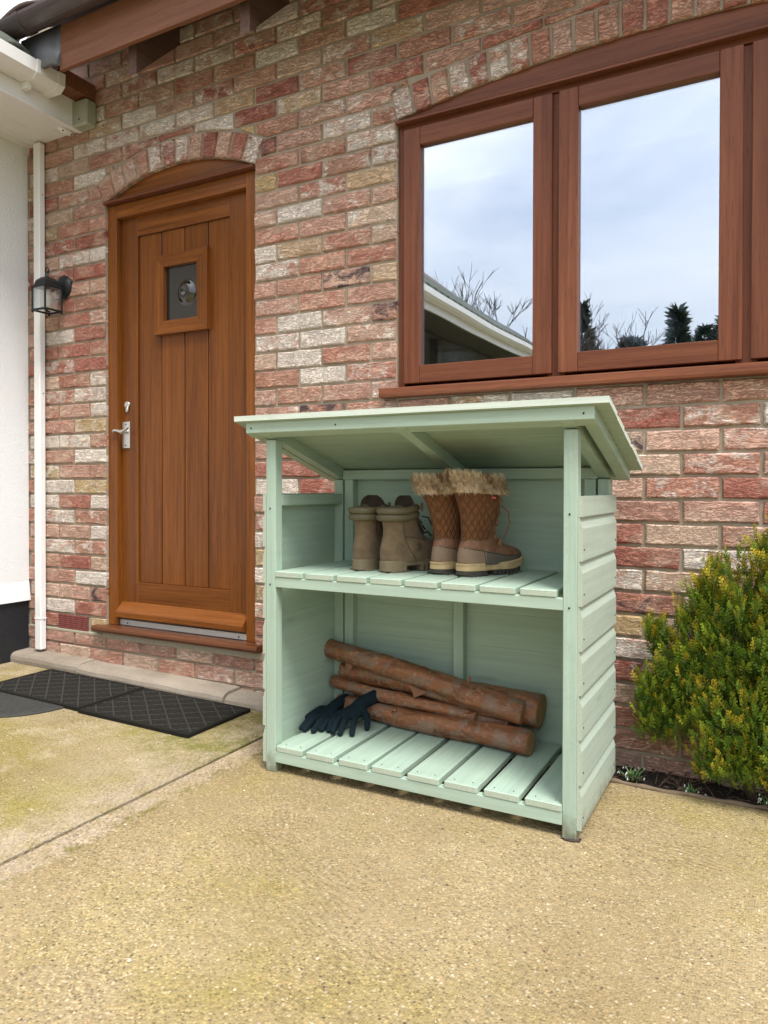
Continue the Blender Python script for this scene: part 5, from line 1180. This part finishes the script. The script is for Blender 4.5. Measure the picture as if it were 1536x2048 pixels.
for (c, r, n_) in lobes:
    for i in range(int(n_ * 1.9)):
        v = Vector((rs_.gauss(0, 1), rs_.gauss(0, 1), rs_.gauss(0, 1))).normalized(); k = rs_.uniform(0.62, 1.03) if rs_.random() < 0.8 else rs_.uniform(0.3, 0.62)
        k *= 1 + 0.20 * math.sin(v.x * 9 + c[0] * 40) * math.cos(v.z * 8 + c[2] * 20)
        p = Vector((c[0] + v.x * r[0] * k, c[1] + v.y * r[1] * k, c[2] + v.z * r[2] * k))
        if p.y > -0.012: p.y = -0.012 - rs_.random() * 0.03
        if p.z < 0.06: continue
        d = (Vector((v.x * 0.42, v.y * 0.45 - 0.08, 0.95 + 0.3 * v.z)) + Vector((rs_.gauss(0, 0.22), rs_.gauss(0, 0.22), rs_.gauss(0, 0.2)))).normalized()
        gold = rs_.random() * 0.72 + 0.42 * max(0, v.z) + 0.15 * (k > 0.9) - (0.35 if k < 0.7 else 0)
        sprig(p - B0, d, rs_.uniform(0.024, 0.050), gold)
for (c, r, n_) in lobes:
    for i in range(max(4, n_ // 26)):
        v = Vector((rs_.gauss(0, 0.8), rs_.gauss(0, 0.6) - 0.5, abs(rs_.gauss(0, 0.9)))).normalized(); p = Vector((c[0] + v.x * r[0], min(-0.02, c[1] + v.y * r[1]), c[2] + v.z * r[2])) - B0
        ax = Vector((v.x * 0.25 + rs_.gauss(0, 0.1), v.y * 0.2 - 0.05, 1)).normalized(); H = rs_.uniform(0.05, 0.095)
        for q in range(9):
            t_q = q / 8; d = (ax * 1.1 + Vector((rs_.gauss(0, 0.45), rs_.gauss(0, 0.45), 0)) * (1 - 0.6 * t_q)).normalized(); sprig(p + ax * H * (t_q - 0.35), d, rs_.uniform(0.026, 0.040) * (1 - 0.35 * t_q), 0.18 + 0.7 * t_q * rs_.uniform(0.6, 1.1))
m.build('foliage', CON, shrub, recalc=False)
m = MB()
for i in range(8):
    a = rs_.uniform(-1, 1); e = Vector((a * 0.30 - 0.03, rs_.uniform(-0.06, 0.03), rs_.uniform(0.22, 0.5))); m.tube([(a * 0.06 - 0.03, 0, 0), (e.x * 0.5 + rs_.uniform(-0.02, 0.02), e.y * 0.5, e.z * 0.4), tuple(e)], [0.007, 0.0045, 0.002], 7)
m.build('stem', plain('shrub_stem', (0.07, 0.048, 0.028), 0.9, 0.4, 50), shrub)
# clumps of snowdrops
SNOW = col_attr_mat('snowdrop', 0.5, 0.1, 60, trans=0.2)
def snowdrops(lab, x, y, n_, h, seed):
    r3 = random.Random(seed); t = thing('snowdrop_clump', lab, 'flowers', (x, y, -0.012), 'snowdrop clumps in the bed'); m = MB(); f = MB()
    for i in range(n_):
        a = r3.uniform(0, 6.3); lean = r3.uniform(0.25, 0.95); L = h * r3.uniform(0.6, 1.05); d = Vector((math.cos(a) * lean, math.sin(a) * lean * 0.7, 1)).normalized(); w = Vector((-math.sin(a), math.cos(a), 0)) * 0.0026
        p = Vector((r3.uniform(-0.012, 0.012), r3.uniform(-0.008, 0.008), 0)); q = p + d * L * 0.6; e = p + d * L + Vector((math.cos(a), math.sin(a), -0.5)) * L * 0.18
        g1, g2 = (0.035, 0.085, 0.02), (0.10, 0.22, 0.06); m.add([p - w, p + w, q + w, q - w, e], [(0, 1, 2, 3), (3, 2, 4)], 0, [g1, g1, g2, g2, (0.30, 0.42, 0.20)])
        if i % 3 == 0:
            b = e + Vector((math.cos(a), math.sin(a), -0.4)) * 0.006
            for q3 in range(3):
                aa = a + q3 * 2.1; u = Vector((math.cos(aa) * 0.45, math.sin(aa) * 0.45, -0.8)).normalized(); s3 = Vector((-math.sin(aa), math.cos(aa), 0)) * 0.0032
                f.add([b, b + u * 0.005 + s3 * 0.6, b + u * 0.010, b + u * 0.005 - s3 * 0.6], [(0, 1, 2, 3)], 0, [(0.70, 0.74, 0.66)] * 4)
    m.build('leaves', SNOW, t, recalc=False); f.build('flowers', SNOW, t, recalc=False)
snowdrops('snowdrop clump close to the shed corner, tallest of the three', -0.395, -0.105, 34, 0.062, 3)
snowdrops('smaller snowdrop clump in the middle of the bed under the conifer', -0.222, -0.120, 24, 0.042, 4)
snowdrops('snowdrop clump at the far right of the bed', -0.012, -0.125, 30, 0.060, 6)

# ------------------------------------------------------------------ things on the inner window sill
bl = thing('roller_blind', 'pale roller blind drawn up at the top of the window inside', 'blind', (-0.385, 0.17, 2.06))
m = MB(); m.tube([(-0.86, 0, 0.17), (0.86, 0, 0.17)], 0.024, 12); m.build('roller', OFFW, bl)
m = MB(); m.box(-0.86, 0.86, -0.025, -0.0235, 0.03, 0.17); m.box(-0.86, 0.86, -0.030, -0.019, 0.018, 0.031, 0.002); m.build('fabric', WHITE, bl)
tub = thing('plastic_tub', 'grey white lettered tub behind the narrow left window pane', 'tub', (-1.115, 0.205, 1.333))
m = MB(); m.loft([[(r_ * math.cos(2 * PI * k / 36), r_ * math.sin(2 * PI * k / 36), z) for k in range(36)] for r_, z in ((0.082, 0.0), (0.086, 0.01), (0.086, 0.095), (0.080, 0.105))]); m.build('body', plain('tub_grey', (0.30, 0.33, 0.34), 0.4), tub)
m = MB(); m.loft([[(r_ * math.cos(2 * PI * k / 36), r_ * math.sin(2 * PI * k / 36), z) for k in range(36)] for r_, z in ((0.088, 0.1055), (0.089, 0.125), (0.085, 0.129))]); m.build('lid', plain('tub_lid', (0.08, 0.085, 0.09), 0.4), tub)
WL = plain('white_print', (0.8, 0.8, 0.8), 0.5, 0.0)
for (txt, z, s_) in (('THE', 0.062, 0.020), ('WHEY', 0.037, 0.030)):
    cu_ = bpy.data.curves.new('lettering', 'FONT'); cu_.body = txt; cu_.size = s_; cu_.extrude = 0.0004; cu_.materials.append(WL)
    tmp = bpy.data.objects.new('tmp', cu_); me_ = bpy.data.meshes.new_from_object(tmp); bpy.data.objects.remove(tmp)
    o = link('lettering', me_, tub); o.location = (0.002, -0.0895, z); o.rotation_euler = (PI / 2, 0, 0)
vase = thing('glass_vase', 'tall clear glass vase behind the wide right window pane', 'vase', (-0.44, 0.215, 1.333))
m = MB(); m.loft([[(r_ * math.cos(2 * PI * k / 32), r_ * math.sin(2 * PI * k / 32), z) for k in range(32)] for r_, z in ((0.045, 0.0), (0.047, 0.004), (0.062, 0.20), (0.064, 0.203), (0.060, 0.203), (0.043, 0.01))]); m.build('body', coated_glass('vase_glass', 0.22, (0.92, 0.94, 0.94)), vase)
pl_ = thing('potted_orchid', 'white flowering plant in a pale pot behind the left pane', 'plant', (-0.795, 0.23, 1.333)); m = MB(); f = MB(); r4 = random.Random(8)
m.loft([[(r_ * math.cos(2 * PI * k / 24), r_ * math.sin(2 * PI * k / 24), z) for k in range(24)] for r_, z in ((0.045, 0.0), (0.058, 0.070), (0.054, 0.070), (0.05, 0.06))]); m.build('pot', OFFW, pl_)
m = MB()
for i in range(7):
    a = r4.uniform(0, 6.3); m.tube([(0, 0, 0.06), (0.02 * math.cos(a), 0.02 * math.sin(a), 0.12), (0.05 * math.cos(a), 0.03 * math.sin(a), 0.17 + 0.05 * r4.random())], [0.002, 0.002, 0.001], 5, cols=[(0.05, 0.12, 0.03)] * 3)
    f.ball((0.05 * math.cos(a), 0.03 * math.sin(a), 0.18 + 0.05 * r4.random()), 0.013, 8, 5, col=(0.8, 0.8, 0.76))
m.build('stem', SNOW, pl_); f.build('blossom', SNOW, pl_)

# ------------------------------------------------------------------ trees across the garden (seen mirrored in the glass)
TRUNK = plain('bark_grey', (0.07, 0.055, 0.042), 0.9, 0.3, 30); CT = col_attr_mat('far_conifer', 0.8, 0.2, 3)
def conifer(lab, x, y, h, r, seed, group='conifers across the garden'):
    rt = random.Random(seed); t = thing('conifer_tree', lab, 'tree', (x, y, -0.09), group); m = MB(); m.tube([(0, 0, 0), (0.05, 0, h * 0.5), (0, 0, h * 0.96)], [0.22, 0.12, 0.02], 8); m.build('trunk', TRUNK, t); m = MB()
    for i in range(3200):
        s_ = rt.random() ** 0.8; z = h * (0.06 + 0.94 * s_); rad = r * (1 - s_) ** 1.05 * (0.85 + 0.25 * math.sin(s_ * 31 + seed) + 0.2 * math.sin(s_ * 13 + seed * 2)) * rt.uniform(0.35, 1.1); a = rt.uniform(0, 6.3); p = Vector((rad * math.cos(a), rad * math.sin(a), z))
        d = Vector((math.cos(a), math.sin(a), rt.uniform(-0.1, 0.9))).normalized(); L = rt.uniform(0.18, 0.5); w = d.cross(Vector((rt.gauss(0, 1), rt.gauss(0, 1), rt.gauss(0, 1)))).normalized() * L * 0.16; k = rt.uniform(0.6, 1.3); c = (0.050 * k, 0.072 * k, 0.045 * k)
        m.add([p, p + d * L * 0.4 + w, p + d * L, p + d * L * 0.4 - w], [(0, 1, 2, 3)], 0, [c] * 4)
    m.build('crown', CT, t, recalc=False)
for (x, y, h, r, lab) in ((-6.9, -27, 6.6, 1.5, 'dark conifer mirrored at the left of the wide pane'), (-5.6, -24, 4.2, 1.7, 'bushy conifer mirrored low beside the mullion'), (-3.4, -27, 6.2, 1.3, 'slim conifer mirrored right of the vase'), (-2.6, -22, 4.3, 1.8, 'broad low conifer mirrored in the right pane corner'), (-4.6, -36, 5.4, 1.6, 'distant conifer mirrored behind the vase'), (1.5, -26, 6.0, 1.8, 'conifer mirrored in the pane beyond the right mullion'), (-7.6, -33, 6.0, 2.6, 'wide conifer mirrored behind the leafless trees'), (-3.9, -31, 5.6, 2.4, 'wide dark conifer mirrored low behind the vase'), (-5.2, -30, 5.9, 1.5, 'pointed conifer mirrored between the mullion and the vase'), (-1.9, -30, 6.3, 2.0, 'tall conifer mirrored beside the right mullion'), (-6.3, -34, 6.6, 2.8, 'broad conifer mirrored just right of the first mullion'), (-3.0, -34, 6.7, 2.8, 'broad conifer mirrored behind the slim ones'), (-8.3, -27, 5.4, 1.6, 'conifer mirrored past the end of the wing roof')): conifer(lab, x, y, h * 1.24, r * 1.6, int(abs(x) * 10))
def bare_tree(lab, x, y, h, seed):
    rt = random.Random(seed); t = thing('bare_tree', lab, 'tree', (x, y, -0.09), 'leafless trees across the garden'); m = MB(); m.tube([(0, 0, 0), (0.1, 0, h * 0.4)], [0.16, 0.10], 7); m.build('trunk', TRUNK, t); m = MB()
    def br(p, d, L, r_, k):
        e = p + d * L; m.tube([p, p + d * L * 0.5 + Vector((rt.gauss(0, 0.03), rt.gauss(0, 0.03), 0.03)) * L, e], [max(0.009, r_), max(0.008, r_ * 0.8), max(0.006, r_ * 0.55)], 5)
        if k:
            for _ in range(3): br(e - d * L * rt.uniform(0, 0.4), (d + Vector((rt.gauss(0, 0.45), rt.gauss(0, 0.45), rt.uniform(0, 0.35)))).normalized(), L * rt.uniform(0.55, 0.8), r_ * 0.55, k - 1)
    for i in range(4): br(Vector((0.1, 0, h * 0.38)), Vector((rt.gauss(0, 0.4), rt.gauss(0, 0.4), 1)).normalized(), h * 0.22, 0.06, 4)
    m.build('crown', TRUNK, t)
bare_tree('leafless tree mirrored above the wing roof in the left pane', -9.6, -22, 9.4, 5)
bare_tree('leafless tree mirrored near the edge of the left pane', -7.7, -24, 8.4, 9)
bare_tree('leafless tree mirrored behind the vase in the wide pane', -4.2, -26, 7.8, 12)
